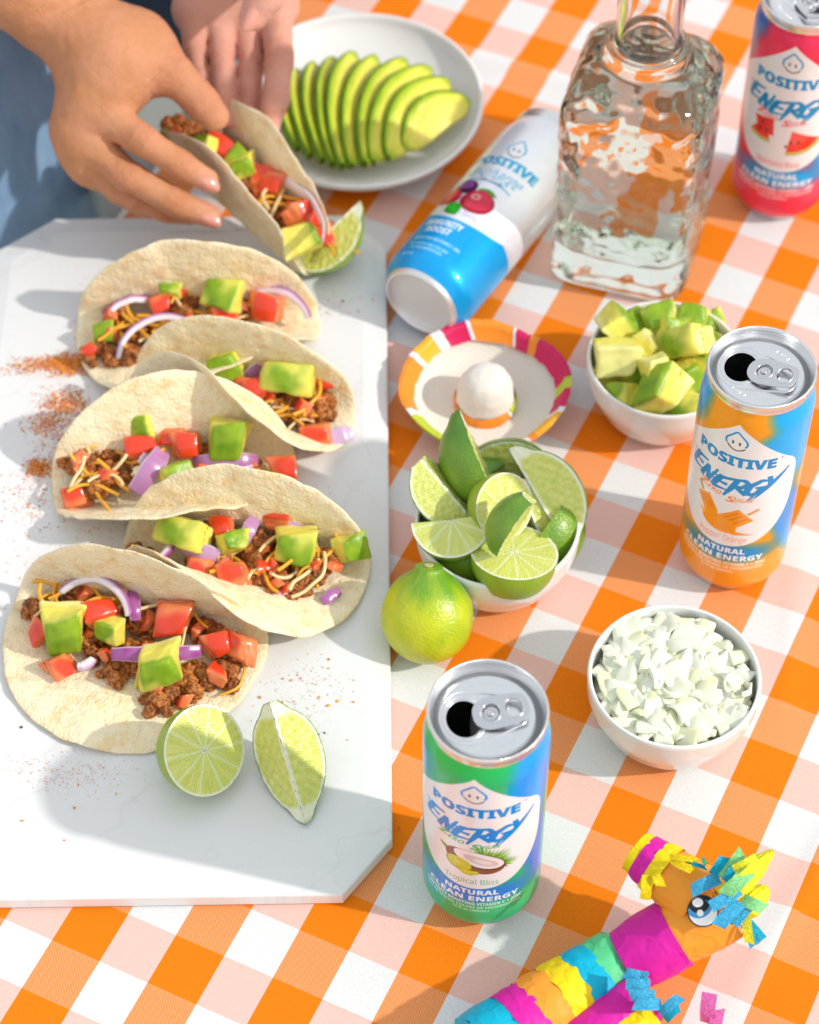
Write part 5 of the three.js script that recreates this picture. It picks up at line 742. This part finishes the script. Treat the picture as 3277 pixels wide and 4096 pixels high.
  const ST = [[1315, 1040, 0.062, 1200, 1095, 0.060, 5.5, 'sky'], [1400, 1090, 0.062, 1280, 1160, 0.064, 5, 'sky'], [1290, 1030, 0.062, 1340, 955, 0.068, 5, 'teal'], [1330, 1045, 0.063, 1410, 935, 0.072, 5, 'mint'], [1345, 1060, 0.066, 1385, 1000, 0.070, 5.5, 'teal'], [1440, 1010, 0.072, 1340, 1110, 0.066, 6, 'mint'], [1430, 1040, 0.068, 1340, 1095, 0.066, 4, 'mint'], [1470, 960, 0.073, 1375, 1010, 0.071, 4.5, 'lemon'], [1480, 975, 0.072, 1395, 1055, 0.070, 5, 'lemon'], [1410, 1130, 0.060, 1500, 1170, 0.058, 5, 'mint'], [1430, 1160, 0.056, 1370, 1230, 0.058, 5.5, 'sky'], [1400, 1140, 0.060, 1310, 1240, 0.060, 6, 'sky'], [1425, 1200, 0.050, 1440, 1310, 0.040, 4, 'lemon'], [1420, 1220, 0.046, 1490, 1300, 0.036, 5.5, 'teal'], [1440, 1230, 0.044, 1460, 1320, 0.034, 4.5, 'sky'], [1120, 965, 0.063, 1210, 1010, 0.060, 3.6, 'yellow'], [1110, 955, 0.064, 1225, 970, 0.062, 2.6, 'yellow'], [1180, 975, 0.062, 1260, 1000, 0.060, 1.8, 'teal'], [1045, 1010, 0.062, 1075, 1075, 0.062, 4, 'yellow'], [1020, 1030, 0.062, 1010, 1130, 0.056, 4.5, 'yellow'], [1265, 985, 0.063, 1245, 960, 0.066, 2, 'green'],
    [1020, 1450, 0.040, 925, 1430, 0.042, 4.5, 'sky'], [1030, 1480, 0.039, 930, 1478, 0.042, 5, 'sky'], [1050, 1525, 0.038, 945, 1520, 0.041, 5, 'sky'], [1075, 1560, 0.036, 965, 1560, 0.040, 5, 'sky'], [1000, 1490, 0.038, 1015, 1430, 0.043, 2.6, 'sky'], [1070, 1600, 0.034, 1155, 1530, 0.040, 4.4, 'sky'], [1090, 1625, 0.032, 1150, 1570, 0.036, 4, 'teal'], [1265, 1640, 0.020, 1275, 1515, 0.034, 6.4, 'pink'], [1290, 1680, 0.016, 1310, 1585, 0.028, 5.4, 'pink']];
  ST.forEach(([ax, ay, ah, bx, by, bh, w, k], i) => strip(Q(ax, ay, ah + (i < 21 ? 0.008 : i < 27 ? 0.007 : 0)), Q(bx, by, bh + (i < 21 ? 0.008 : i < 27 ? 0.007 : 0)), w / 1000 * 1.1, k, 60 + i));
  // the printed eye, a paper disc on the side of the head
  const eyeTex = canvasTex(256, 256, (c) => { c.fillStyle = '#101010'; c.fillRect(0, 0, 256, 256); c.fillStyle = '#fbfbfb'; c.beginPath(); c.arc(128, 128, 117, 0, 7); c.fill(); c.save(); c.beginPath(); c.arc(128, 128, 117, 0, 7); c.clip(); c.fillStyle = '#3f9fd6'; c.beginPath(); c.arc(92, 66, 118, 0, 7); c.fill(); c.fillStyle = '#101216'; c.beginPath(); c.arc(96, 52, 92, 0, 7); c.fill(); c.fillStyle = '#fff'; c.beginPath(); c.ellipse(88, 58, 44, 37, 0, 0, 7); c.fill(); c.beginPath(); c.arc(106, 142, 27, 0, 7); c.fill(); c.fillStyle = '#3f9fd6'; c.beginPath(); c.arc(158, 44, 7, 0, 7); c.fill(); c.restore(); });
  const ec = Q(1247, 1178, 0.0585), en = dir(0.06, 0.08, 1), ed = new THREE.CylinderGeometry(0.0072, 0.0072, 0.0005, 48); ed.rotateX(Math.PI / 2);
  const eye = part('eye', ed, [std([0.02, 0.02, 0.02], 0.5), std(0xffffff, 0.35, { map: eyeTex }), std([0.7, 0.7, 0.7], 0.6)], t);
  const edg = ed; { const p = edg.attributes.position, uv = edg.attributes.uv; for (let i = 0; i < p.count; i++) uv.setXY(i, p.getX(i) / 0.0144 + 0.5, p.getY(i) / 0.0144 + 0.5); }
  eye.position.copy(ec); eye.quaternion.setFromRotationMatrix(new THREE.Matrix4().makeBasis(rt, en.clone().cross(rt).normalize(), en)); eye.material = std(0xffffff, 0.35, { map: eyeTex });
}
// ---------------------------------------------------------------- held taco
{
  const a = D(362, 296, 0.036), b = D(655, 566, 0.0175), e = b.clone().sub(a).normalize();
  makeTaco({ label: 'taco held in the hand above the board with its open side towards the viewer', at: a.clone().lerp(b, 0.5), e, up: dir(0.22, 0.34, 0.90), base: 0, R: 0.0650, off: 0.0, fF: 85, fF1: 3, fB: 81, fB1: 3, bend: 0.0100, seed: 7, wave: 1.3, long: 1.0,
    beef: [[372, 270, 62, 5, 8, 8], [430, 300, 60, 5, 10, 8], [485, 335, 56, 5, 12, 9], [520, 365, 52, 5, 14, 9], [560, 400, 46, 5, 14, 9], [600, 430, 42, 5, 14, 9], [630, 460, 38, 5, 10, 8], [640, 500, 30, 4, 8, 8], [580, 450, 36, 5, 10, 8], [400, 282, 60, 5, 8, 7], [460, 320, 56, 5, 10, 8], [545, 420, 40, 5, 12, 9]],
    avo: [[1, 432, 308, 66, 30, -20, 30, 0.85], [2, 512, 350, 60, 60, 20, 10, 0.85], [6, 498, 335, 60, 20, 50, 10, 0.75], [4, 634, 500, 44, 40, 28, -65, 1.50], [3, 360, 290, 60, 30, 0, 0, 0.7]],
    tom: [[0, 470, 316, 60, 30, -30, -20, 1.1], [1, 575, 385, 54, 50, -20, 10, 1.15], [2, 640, 450, 50, 55, 25, -30, 1.25], [3, 555, 372, 54, 40, 0, 0, 1.1], [4, 682, 495, 34, 40, 20, 0, 1.0]],
    oni: [[[75, 40, 7, 2.0, 0], 628, 398, 56, 8, 128, -6], [[24, 40, 6, 1.8, 0.5], 455, 298, 62, 30, 60, -20]],
    chs: [[6, 0, 570, 405, 54, 10, 140, 0, 1.3], [5, 0, 585, 425, 50, 30, 60, 0, 1.2], [4, 1, 565, 425, 50, 30, 100, 0, 1.3], [7, 1, 590, 440, 47, 10, 40, 0, 1.3], [3, 1, 600, 412, 50, 10, 170, 0, 1.2], [5, 1, 718, 522, 32, 0, 330, 0, 0.9], [2, 1, 690, 515, 34, 0, 320, 0, 1]] });
}
// ---------------------------------------------------------------- person: two hands, forearms, denim
// surface of a field (negative inside), one vertex per crossed cell
function isoMesh(lo, hi, cell, f) {
  const nx = Math.ceil((hi.x - lo.x) / cell) + 1, ny = Math.ceil((hi.y - lo.y) / cell) + 1, nz = Math.ceil((hi.z - lo.z) / cell) + 1, F = new Float32Array(nx * ny * nz), at = (i, j, k) => (k * ny + j) * nx + i;
  for (let k = 0; k < nz; k++) for (let j = 0; j < ny; j++) { let skip = 0; for (let i = 0; i < nx; i++) { if (skip > 0) { skip--; F[at(i, j, k)] = 1; continue; } const d = f(lo.x + i * cell, lo.y + j * cell, lo.z + k * cell); F[at(i, j, k)] = d; if (d > cell * 6) skip = Math.floor(d / cell * 0.6) - 2; } }
  const id = new Int32Array(nx * ny * nz).fill(-1), pos = [], idx = [];
  for (let k = 0; k + 1 < nz; k++) for (let j = 0; j + 1 < ny; j++) for (let i = 0; i + 1 < nx; i++) {
    let n = 0, x = 0, y = 0, z = 0; const g = [];
    for (let c = 0; c < 8; c++) g.push(F[at(i + (c & 1), j + ((c >> 1) & 1), k + (c >> 2))]);
    for (let a = 0; a < 8; a++) for (const b of [a | 1, a | 2, a | 4]) if (b !== a && (g[a] < 0) !== (g[b] < 0)) { const t = g[a] / (g[a] - g[b]); x += lerp(a & 1, b & 1, t); y += lerp((a >> 1) & 1, (b >> 1) & 1, t); z += lerp(a >> 2, b >> 2, t); n++; }
    if (n) { id[at(i, j, k)] = pos.length / 3; pos.push(lo.x + (i + x / n) * cell, lo.y + (j + y / n) * cell, lo.z + (k + z / n) * cell); }
  }
  const quad = (a, b, c, d, flip) => { if (a < 0 || b < 0 || c < 0 || d < 0) return; flip ? idx.push(a, c, b, a, d, c) : idx.push(a, b, c, a, c, d); };
  for (let k = 1; k + 1 < nz; k++) for (let j = 1; j + 1 < ny; j++) for (let i = 1; i + 1 < nx; i++) {
    const s = F[at(i, j, k)] < 0;
    if (s !== F[at(i + 1, j, k)] < 0) quad(id[at(i, j - 1, k - 1)], id[at(i, j, k - 1)], id[at(i, j, k)], id[at(i, j - 1, k)], !s);
    if (s !== F[at(i, j + 1, k)] < 0) quad(id[at(i - 1, j, k - 1)], id[at(i - 1, j, k)], id[at(i, j, k)], id[at(i, j, k - 1)], !s);
    if (s !== F[at(i, j, k + 1)] < 0) quad(id[at(i - 1, j - 1, k)], id[at(i, j - 1, k)], id[at(i, j, k)], id[at(i - 1, j, k)], !s);
  }
  const g = new THREE.BufferGeometry(); g.setAttribute('position', new THREE.Float32BufferAttribute(pos, 3)); g.setIndex(idx);
  const nr = new Float32Array(pos.length), h = cell * 0.5;
  for (let v = 0; v < pos.length; v += 3) { const [x, y, z] = [pos[v], pos[v + 1], pos[v + 2]], a = f(x + h, y, z) - f(x - h, y, z), b = f(x, y + h, z) - f(x, y - h, z), c = f(x, y, z + h) - f(x, y, z - h), l = Math.hypot(a, b, c) || 1; nr[v] = a / l; nr[v + 1] = b / l; nr[v + 2] = c / l; }
  g.setAttribute('normal', new THREE.BufferAttribute(nr, 3)); return g;
}
const smin = (a, b, k) => { const h = Math.max(k - Math.abs(a - b), 0) / k; return Math.min(a, b) - h * h * k * 0.25; };
const bone = (a, b, ra, rb) => { const dx = b.x - a.x, dy = b.y - a.y, dz = b.z - a.z, L = dx * dx + dy * dy + dz * dz; return (x, y, z) => { const px = x - a.x, py = y - a.y, pz = z - a.z, t = Math.min(1, Math.max(0, (px * dx + py * dy + pz * dz) / L)); return Math.hypot(px - dx * t, py - dy * t, pz - dz * t) - (ra + (rb - ra) * t); }; };
const chainOf = (pts) => { const bs = []; for (let i = 0; i + 1 < pts.length; i++) bs.push(bone(pts[i].p, pts[i + 1].p, pts[i].r, pts[i + 1].r)); return (x, y, z) => { let d = bs[0](x, y, z); for (let i = 1; i < bs.length; i++) d = smin(d, bs[i](x, y, z), 0.004); return d; }; };
const J = (px, py, mm, r) => ({ p: D(px, py, mm / 1000), r: r / 1000 });
function handField(fingers, thumb, palm, arm, creases = []) {
  const F = fingers.map(chainOf), T = chainOf(thumb), P = palm.map(([a, b]) => bone(a.p, b.p, a.r, b.r)), A = chainOf(arm), all = [...fingers.flat(), ...thumb, ...palm.flat()];
  const c = V(0, 0, 0); all.forEach((j) => c.add(j.p)); c.multiplyScalar(1 / all.length); const R = Math.max(...all.map((j) => j.p.distanceTo(c) + j.r)) + 0.008;
  return (x, y, z) => {
    const a = A(x, y, z), far = Math.hypot(x - c.x, y - c.y, z - c.z) - R; let d = a;
    if (far < 0) { let p = P[0](x, y, z); for (let i = 1; i < P.length; i++) p = smin(p, P[i](x, y, z), 0.016); p = smin(p, a, 0.022); let f = 9; for (const q of F) { const v = q(x, y, z); f = f > 8 ? v : smin(f, v, 0.0006); } d = smin(p, f, 0.0070); d = smin(d, T(x, y, z), 0.012); } else d = Math.min(a, far + 0.008);
    if (far < 0 && Math.abs(d) < 0.004) for (const [p, a, r, w] of creases) { const px = x - p.x, py = y - p.y, pz = z - p.z, s = px * a.x + py * a.y + pz * a.z; if (Math.abs(s) > 0.006) continue; if (Math.hypot(px - s * a.x, py - s * a.y, pz - s * a.z) > r) continue; for (const o of [-0.0024, 0, 0.0022]) { const q = (s - o + 0.0008 * N(px * 300, py * 300, pz * 300 + o * 900)) / 0.00095; d += w * (o ? 0.7 : 1) * Math.exp(-q * q); } }
    return d + 0.00035 * N(x * 160, y * 160, z * 160) + 0.0006 * N(x * 55, y * 55, z * 55);
  };
}
{
  const t = thing('person', 'person in blue denim with pink nails, one hand holding a taco, the other steadying it', 'person', V(0, 0, 0));
  // right hand, grasping the taco from the left
  const rI = [J(184, 216, 106, 10.0), J(300, 295, 96, 8.9), J(382, 347, 82, 7.7), J(437, 380, 72, 6.5)], rM = [J(157, 268, 92, 10.2), J(266, 368, 77, 8.9), J(372, 427, 63, 7.8), J(441, 455, 55, 6.5)], rR = [J(170, 314, 79, 9.6), J(276, 410, 60, 8.3), J(350, 440, 50, 7.4), J(400, 450, 44, 6.3)], rP = [J(194, 350, 69, 8.6), J(262, 412, 54, 7.2), J(310, 432, 47, 7.0), J(345, 440, 42, 6.0)];
  const rT = [J(298, 100, 116, 14), J(358, 152, 112, 11.8), J(422, 212, 99, 9.8), J(454, 246, 89, 8.0)], rW = J(208, 102, 118, 22.5), rW2 = J(232, 130, 117, 21);
  const rPalm = [[{ p: rW2.p, r: 0.017 }, { p: rI[0].p, r: 0.0125 }], [{ p: rW2.p, r: 0.018 }, { p: rM[0].p, r: 0.0125 }], [{ p: rW2.p, r: 0.016 }, { p: rR[0].p, r: 0.012 }], [{ p: rW2.p, r: 0.015 }, { p: rP[0].p, r: 0.011 }], [{ p: rW2.p, r: 0.019 }, { p: rT[0].p, r: 0.0165 }], [{ p: rT[0].p, r: 0.0125 }, { p: J(216, 200, 106, 11).p, r: 0.0095 }]];
  const rArm = [J(-130, -205, 214, 36), J(-40, -115, 178, 33), J(110, 12, 134, 27), rW, rW2];
  const creaseOf = (chains, w) => chains.flatMap((c) => [1, 2].map((i) => [c[i].p, c[i + 1].p.clone().sub(c[i - 1].p).normalize(), c[i].r * 1.7, i === 1 ? w : w * 0.7]));
  const fR = handField([rI, rM, rR, rP], rT, rPalm, rArm, creaseOf([rI, rM, rR, rP, rT], 0.0008));
  // left hand, palm towards the viewer, fingers down behind the taco
  const lP = [J(411, 18, 100, 8.4), J(409, 92, 93, 7.2), J(420, 142, 84, 6.5), J(431, 184, 76, 5.3)], lR = [J(462, 30, 98, 9.0), J(468, 126, 89, 7.6), J(476, 200, 77, 7.0), J(483, 250, 67, 5.8)], lM = [J(523, 30, 97, 9.0), J(529, 132, 85, 7.6), J(526, 214, 72, 7.0), J(521, 272, 62, 5.8)], lI = [J(580, 12, 100, 9.6), J(588, 122, 94, 8.4), J(580, 212, 81, 7.8), J(563, 278, 67, 6.2)];
  const lT = [J(610, -150, 140, 15), J(585, -62, 152, 12.5), J(556, -8, 150, 10.6), J(533, 36, 142, 8.0)], lW = J(512, -215, 138, 23);
  const lPalm = [lP, lR, lM, lI].map((q, i) => [{ p: lW.p, r: 0.015 }, { p: q[0].p, r: 0.0105 }]); lPalm.push([{ p: lW.p, r: 0.018 }, { p: lT[0].p, r: 0.016 }], [{ p: lP[0].p, r: 0.0095 }, { p: lI[0].p, r: 0.0095 }]);
  const fL = handField([lP, lR, lM, lI], lT, lPalm, [J(470, -440, 230, 31), J(490, -360, 200, 28), lW], creaseOf([lP, lR, lM, lI], 0.0010));
  const box = (js, m) => { const b = new THREE.Box3(); js.forEach((j) => b.expandByPoint(j.p)); return b.expandByScalar(m); };
  const bR = box([...rI, ...rM, ...rR, ...rP, ...rT, ...rArm], 0.03), bL = box([...lP, ...lR, ...lM, ...lI, ...lT, lW, J(490, -360, 200, 28)], 0.035);
  const gR = isoMesh(bR.min, bR.max, 0.0014, fR), gL = isoMesh(bL.min, bL.max, 0.0014, fL);
  const joints = [rI, rM, rR, rP].flatMap((q) => [q[0], q[1], q[2]]).concat(rT.slice(1, 3)), tips = [rI, rM, rR, rP, rT].map((q) => q[3]), lj = [lP, lR, lM, lI].flatMap((q) => [q[1], q[2]]);
  const paint = (g, js, ts, base, pink) => colorize(g, (p) => { let k = 0, e = 0; for (const j of js) k = Math.max(k, 1 - smooth(p.distanceTo(j.p), j.r * 0.7, j.r * 1.9)); for (const j of ts) e = Math.max(e, 1 - smooth(p.distanceTo(j.p), j.r, j.r * 2.6)); const m = fbm(p.x * 45, p.y * 45, p.z * 45, 3); let c = mix3(base, pink, clamp(0.25 + 0.5 * e + 0.9 * m, 0, 1)); c = mix3(c, [c[0] * 0.86, c[1] * 0.70, c[2] * 0.66], 0.55 * k); const f = 1 + 0.05 * N(p.x * 400, p.y * 400, p.z * 400); return c.map((v) => v * f); });
  paint(gR, joints, tips, [0.53, 0.235, 0.110], [0.62, 0.290, 0.180]); paint(gL, lj, [lP, lR, lM, lI].map((q) => q[3]), [0.64, 0.320, 0.230], [0.70, 0.350, 0.290]);
  const body = mergeGeometries([plain(gR), plain(gL)]), bp = body.attributes.position, uv = new Float32Array(bp.count * 2); for (let i = 0; i < bp.count; i++) { uv[i * 2] = (bp.getX(i) + 0.4 * bp.getY(i)) * 12; uv[i * 2 + 1] = (bp.getZ(i) - 0.4 * bp.getY(i)) * 12; } body.setAttribute('uv', new THREE.BufferAttribute(uv, 2));
  part('body', body, std(0xffffff, 0.55, { vertexColors: true, specularIntensity: 0.45, sheen: 0.2, sheenColor: new THREE.Color(0.9, 0.45, 0.3), bumpScale: 0.0009, bumpMap: dataTex(512, (u, v) => { const n = 0.5 + 0.35 * Math.abs(N(u * 70, v * 70, 1)) + 0.25 * N(u * 140, v * 140, 5); return [n, n, n]; }) }), t);
  // nails: curved plates set on the backs of the fingertips
  const nailMat = std([0.66, 0.285, 0.21], 0.18, { clearcoat: 0.8, clearcoatRoughness: 0.05 });
  const nail = (tip, prev, back, w, l) => { const g = new THREE.SphereGeometry(1, 28, 16); g.scale(w / 2000, l / 2000, 0.0020); displace(g, (p) => { p.z -= 11 * p.x * p.x * 10; if (p.y > 0) p.x *= 1 - 0.1 * p.y / (l / 2000); }); const y = tip.p.clone().sub(prev.p).normalize(), z = back.clone().addScaledVector(y, -back.dot(y)).normalize(), m = part('fingernail', g, nailMat, t); m.quaternion.setFromRotationMatrix(new THREE.Matrix4().makeBasis(y.clone().cross(z), y, z)); m.position.copy(tip.p).addScaledVector(z, tip.r - 0.0006).addScaledVector(y, 0.0010); };
  nail(rI[3], rI[2], dir(-0.1, -0.35, 0.95), 10.5, 13); nail(rM[3], rM[2], dir(-0.1, -0.5, 0.85), 10.5, 13); nail(lT[3], lT[2], dir(0.05, 0.1, 1), 11.5, 17);
  // clothes: light denim trouser leg beside the table, dark denim behind its far edge
  const denim = dataTex(512, (u, v, x, y) => { const tw = ((x + y) % 6) / 6, w = 0.5 + 0.5 * N(u * 60, v * 8, 2), f = 0.5 + fbm(u * 4, v * 4, 5, 4); return mix3([0.10, 0.20, 0.36], [0.27, 0.42, 0.62], clamp(0.25 + 0.45 * f + 0.25 * w + 0.2 * (tw - 0.5), 0, 1)); }, true);
  const denimBump = dataTex(256, (u, v, x, y) => { const n = ((x + y) % 6) / 6; return [n, n, n]; });
  const cloth = (name, a, b, ra, rb, mat, seed) => { const f0 = bone(a, b, ra, rb), f = (x, y, z) => f0(x, y, z) + 0.010 * N(x * 9 + seed, y * 7, z * 9) + 0.005 * N(x * 24 + y * 18 + seed, y * 10, z * 20), bb = new THREE.Box3().setFromPoints([a, b]).expandByScalar(Math.max(ra, rb) + 0.03), g = isoMesh(bb.min, bb.max, 0.011, f), p = g.attributes.position, uv = new Float32Array(p.count * 2); for (let i = 0; i < p.count; i++) { uv[i * 2] = Math.atan2(p.getZ(i) - a.z, p.getX(i) - a.x) * 1.2; uv[i * 2 + 1] = p.getY(i) * 6; } g.setAttribute('uv', new THREE.BufferAttribute(uv, 2)); return part(name, g, mat, t); };
  cloth('trouser_leg', V(-0.305, -0.62, -1.07), V(-0.315, 0.16, -1.13), 0.105, 0.118, std(0xffffff, 0.9, { map: denim, bumpMap: denimBump, bumpScale: 0.0004 }), 1);
  cloth('shirt', V(-0.16, -0.62, -1.375), V(-0.15, 0.20, -1.42), 0.14, 0.15, std([0.020, 0.036, 0.062], 0.9, { bumpMap: denimBump, bumpScale: 0.0004 }), 4);
}
// ---------------------------------------------------------------- spice dust and crumbs on the board
{
  const r = rngOf(4242), spots = [], gauss = () => (r() + r() + r() - 1.5) / 0.75;
  const cloud = (px, py, sx, sy, n, s0, s1, y = BT + 0.0003) => { for (let i = 0; i < n * 2.4; i++) spots.push([px + gauss() * sx * 1.2, py + gauss() * sy * 1.2, y, lerp(s0, s1 * 1.15, r() ** 3) * 1.08 / 1000]); };
  cloud(150, 768, 32, 14, 900, 0.22, 1.1); cloud(95, 766, 36, 10, 420, 0.2, 0.9); cloud(140, 850, 34, 20, 560, 0.22, 1.1); cloud(105, 890, 32, 18, 320, 0.2, 0.9); cloud(84, 985, 18, 12, 330, 0.25, 1.2); cloud(115, 940, 34, 40, 260, 0.2, 0.8); cloud(70, 1050, 40, 45, 160, 0.2, 0.9); cloud(190, 700, 30, 30, 90, 0.2, 0.6); cloud(40, 775, 22, 10, 90, 0.2, 0.9);
  cloud(640, 1450, 55, 50, 130, 0.18, 0.6); cloud(150, 1630, 85, 28, 260, 0.16, 0.5); cloud(560, 1560, 60, 60, 60, 0.15, 0.5); cloud(700, 640, 40, 18, 46, 0.2, 0.8); cloud(60, 1180, 40, 60, 60, 0.2, 0.7); cloud(200, 590, 60, 20, 30, 0.2, 0.6); cloud(640, 1040, 60, 20, 30, 0.2, 0.6); cloud(200, 1110, 60, 16, 60, 0.2, 0.7);
  for (const [x, y, s] of [[591, 1336, 1.5], [693, 1388, 1.7], [693, 1407, 1.2], [596, 1429, 1.2], [614, 1432, 1.4], [634, 1428, 1.2], [672, 1470, 1.4], [692, 1485, 2.2], [712, 1476, 2.0], [663, 1485, 0.9], [745, 1478, 1.1], [548, 1468, 1.6], [594, 1478, 1.6], [671, 1546, 1.3], [684, 1543, 1.3], [732, 1558, 1.0], [745, 1432, 1.1], [110, 1542, 1.6], [45, 1531, 1.8], [157, 1701, 2.0], [47, 1728, 1.6], [136, 1769, 1.1], [245, 1671, 1.0], [690, 658, 1.3], [722, 634, 1.2], [755, 655, 1.1], [785, 630, 1.2], [15, 778, 1.8], [48, 907, 1.4], [12, 892, 1.2], [62, 1062, 1.3], [30, 1040, 1.2], [500, 1540, 1.0], [165, 1652, 1.1], [840, 1742, 1.3]]) spots.push([x, y, x > 830 ? 0.0003 : BT + 0.0004, s / 1000]);
  const g = new THREE.IcosahedronGeometry(0.5, 0), m = new THREE.InstancedMesh(g, std(0xffffff, 0.6), spots.length), M = new THREE.Matrix4(), q = new THREE.Quaternion(), e = new THREE.Euler(), col = new THREE.Color();
  spots.forEach(([x, y, h, s], i) => { const p = D(x, y, h); e.set(r() * 6, r() * 6, r() * 6); q.setFromEuler(e); M.compose(p, q, V(s * (0.7 + 0.7 * r()), s * (0.5 + 0.4 * r()), s * (0.7 + 0.7 * r()))); m.setMatrixAt(i, M); const k = r(); k < 0.04 ? col.setRGB(0.03, 0.025, 0.02) : k < 0.35 ? col.setRGB(0.58, 0.10, 0.015) : k < 0.8 ? col.setRGB(0.78, 0.24, 0.02) : col.setRGB(0.86, 0.46, 0.04); m.setColorAt(i, col); });
  m.name = numbered('spice_crumbs'); m.castShadow = m.receiveShadow = true; scene.add(m); tag(m, 'orange red spice dust and crumbs scattered over the marble board', 'spice', null, 'stuff');
}
renderer.render(scene, camera);
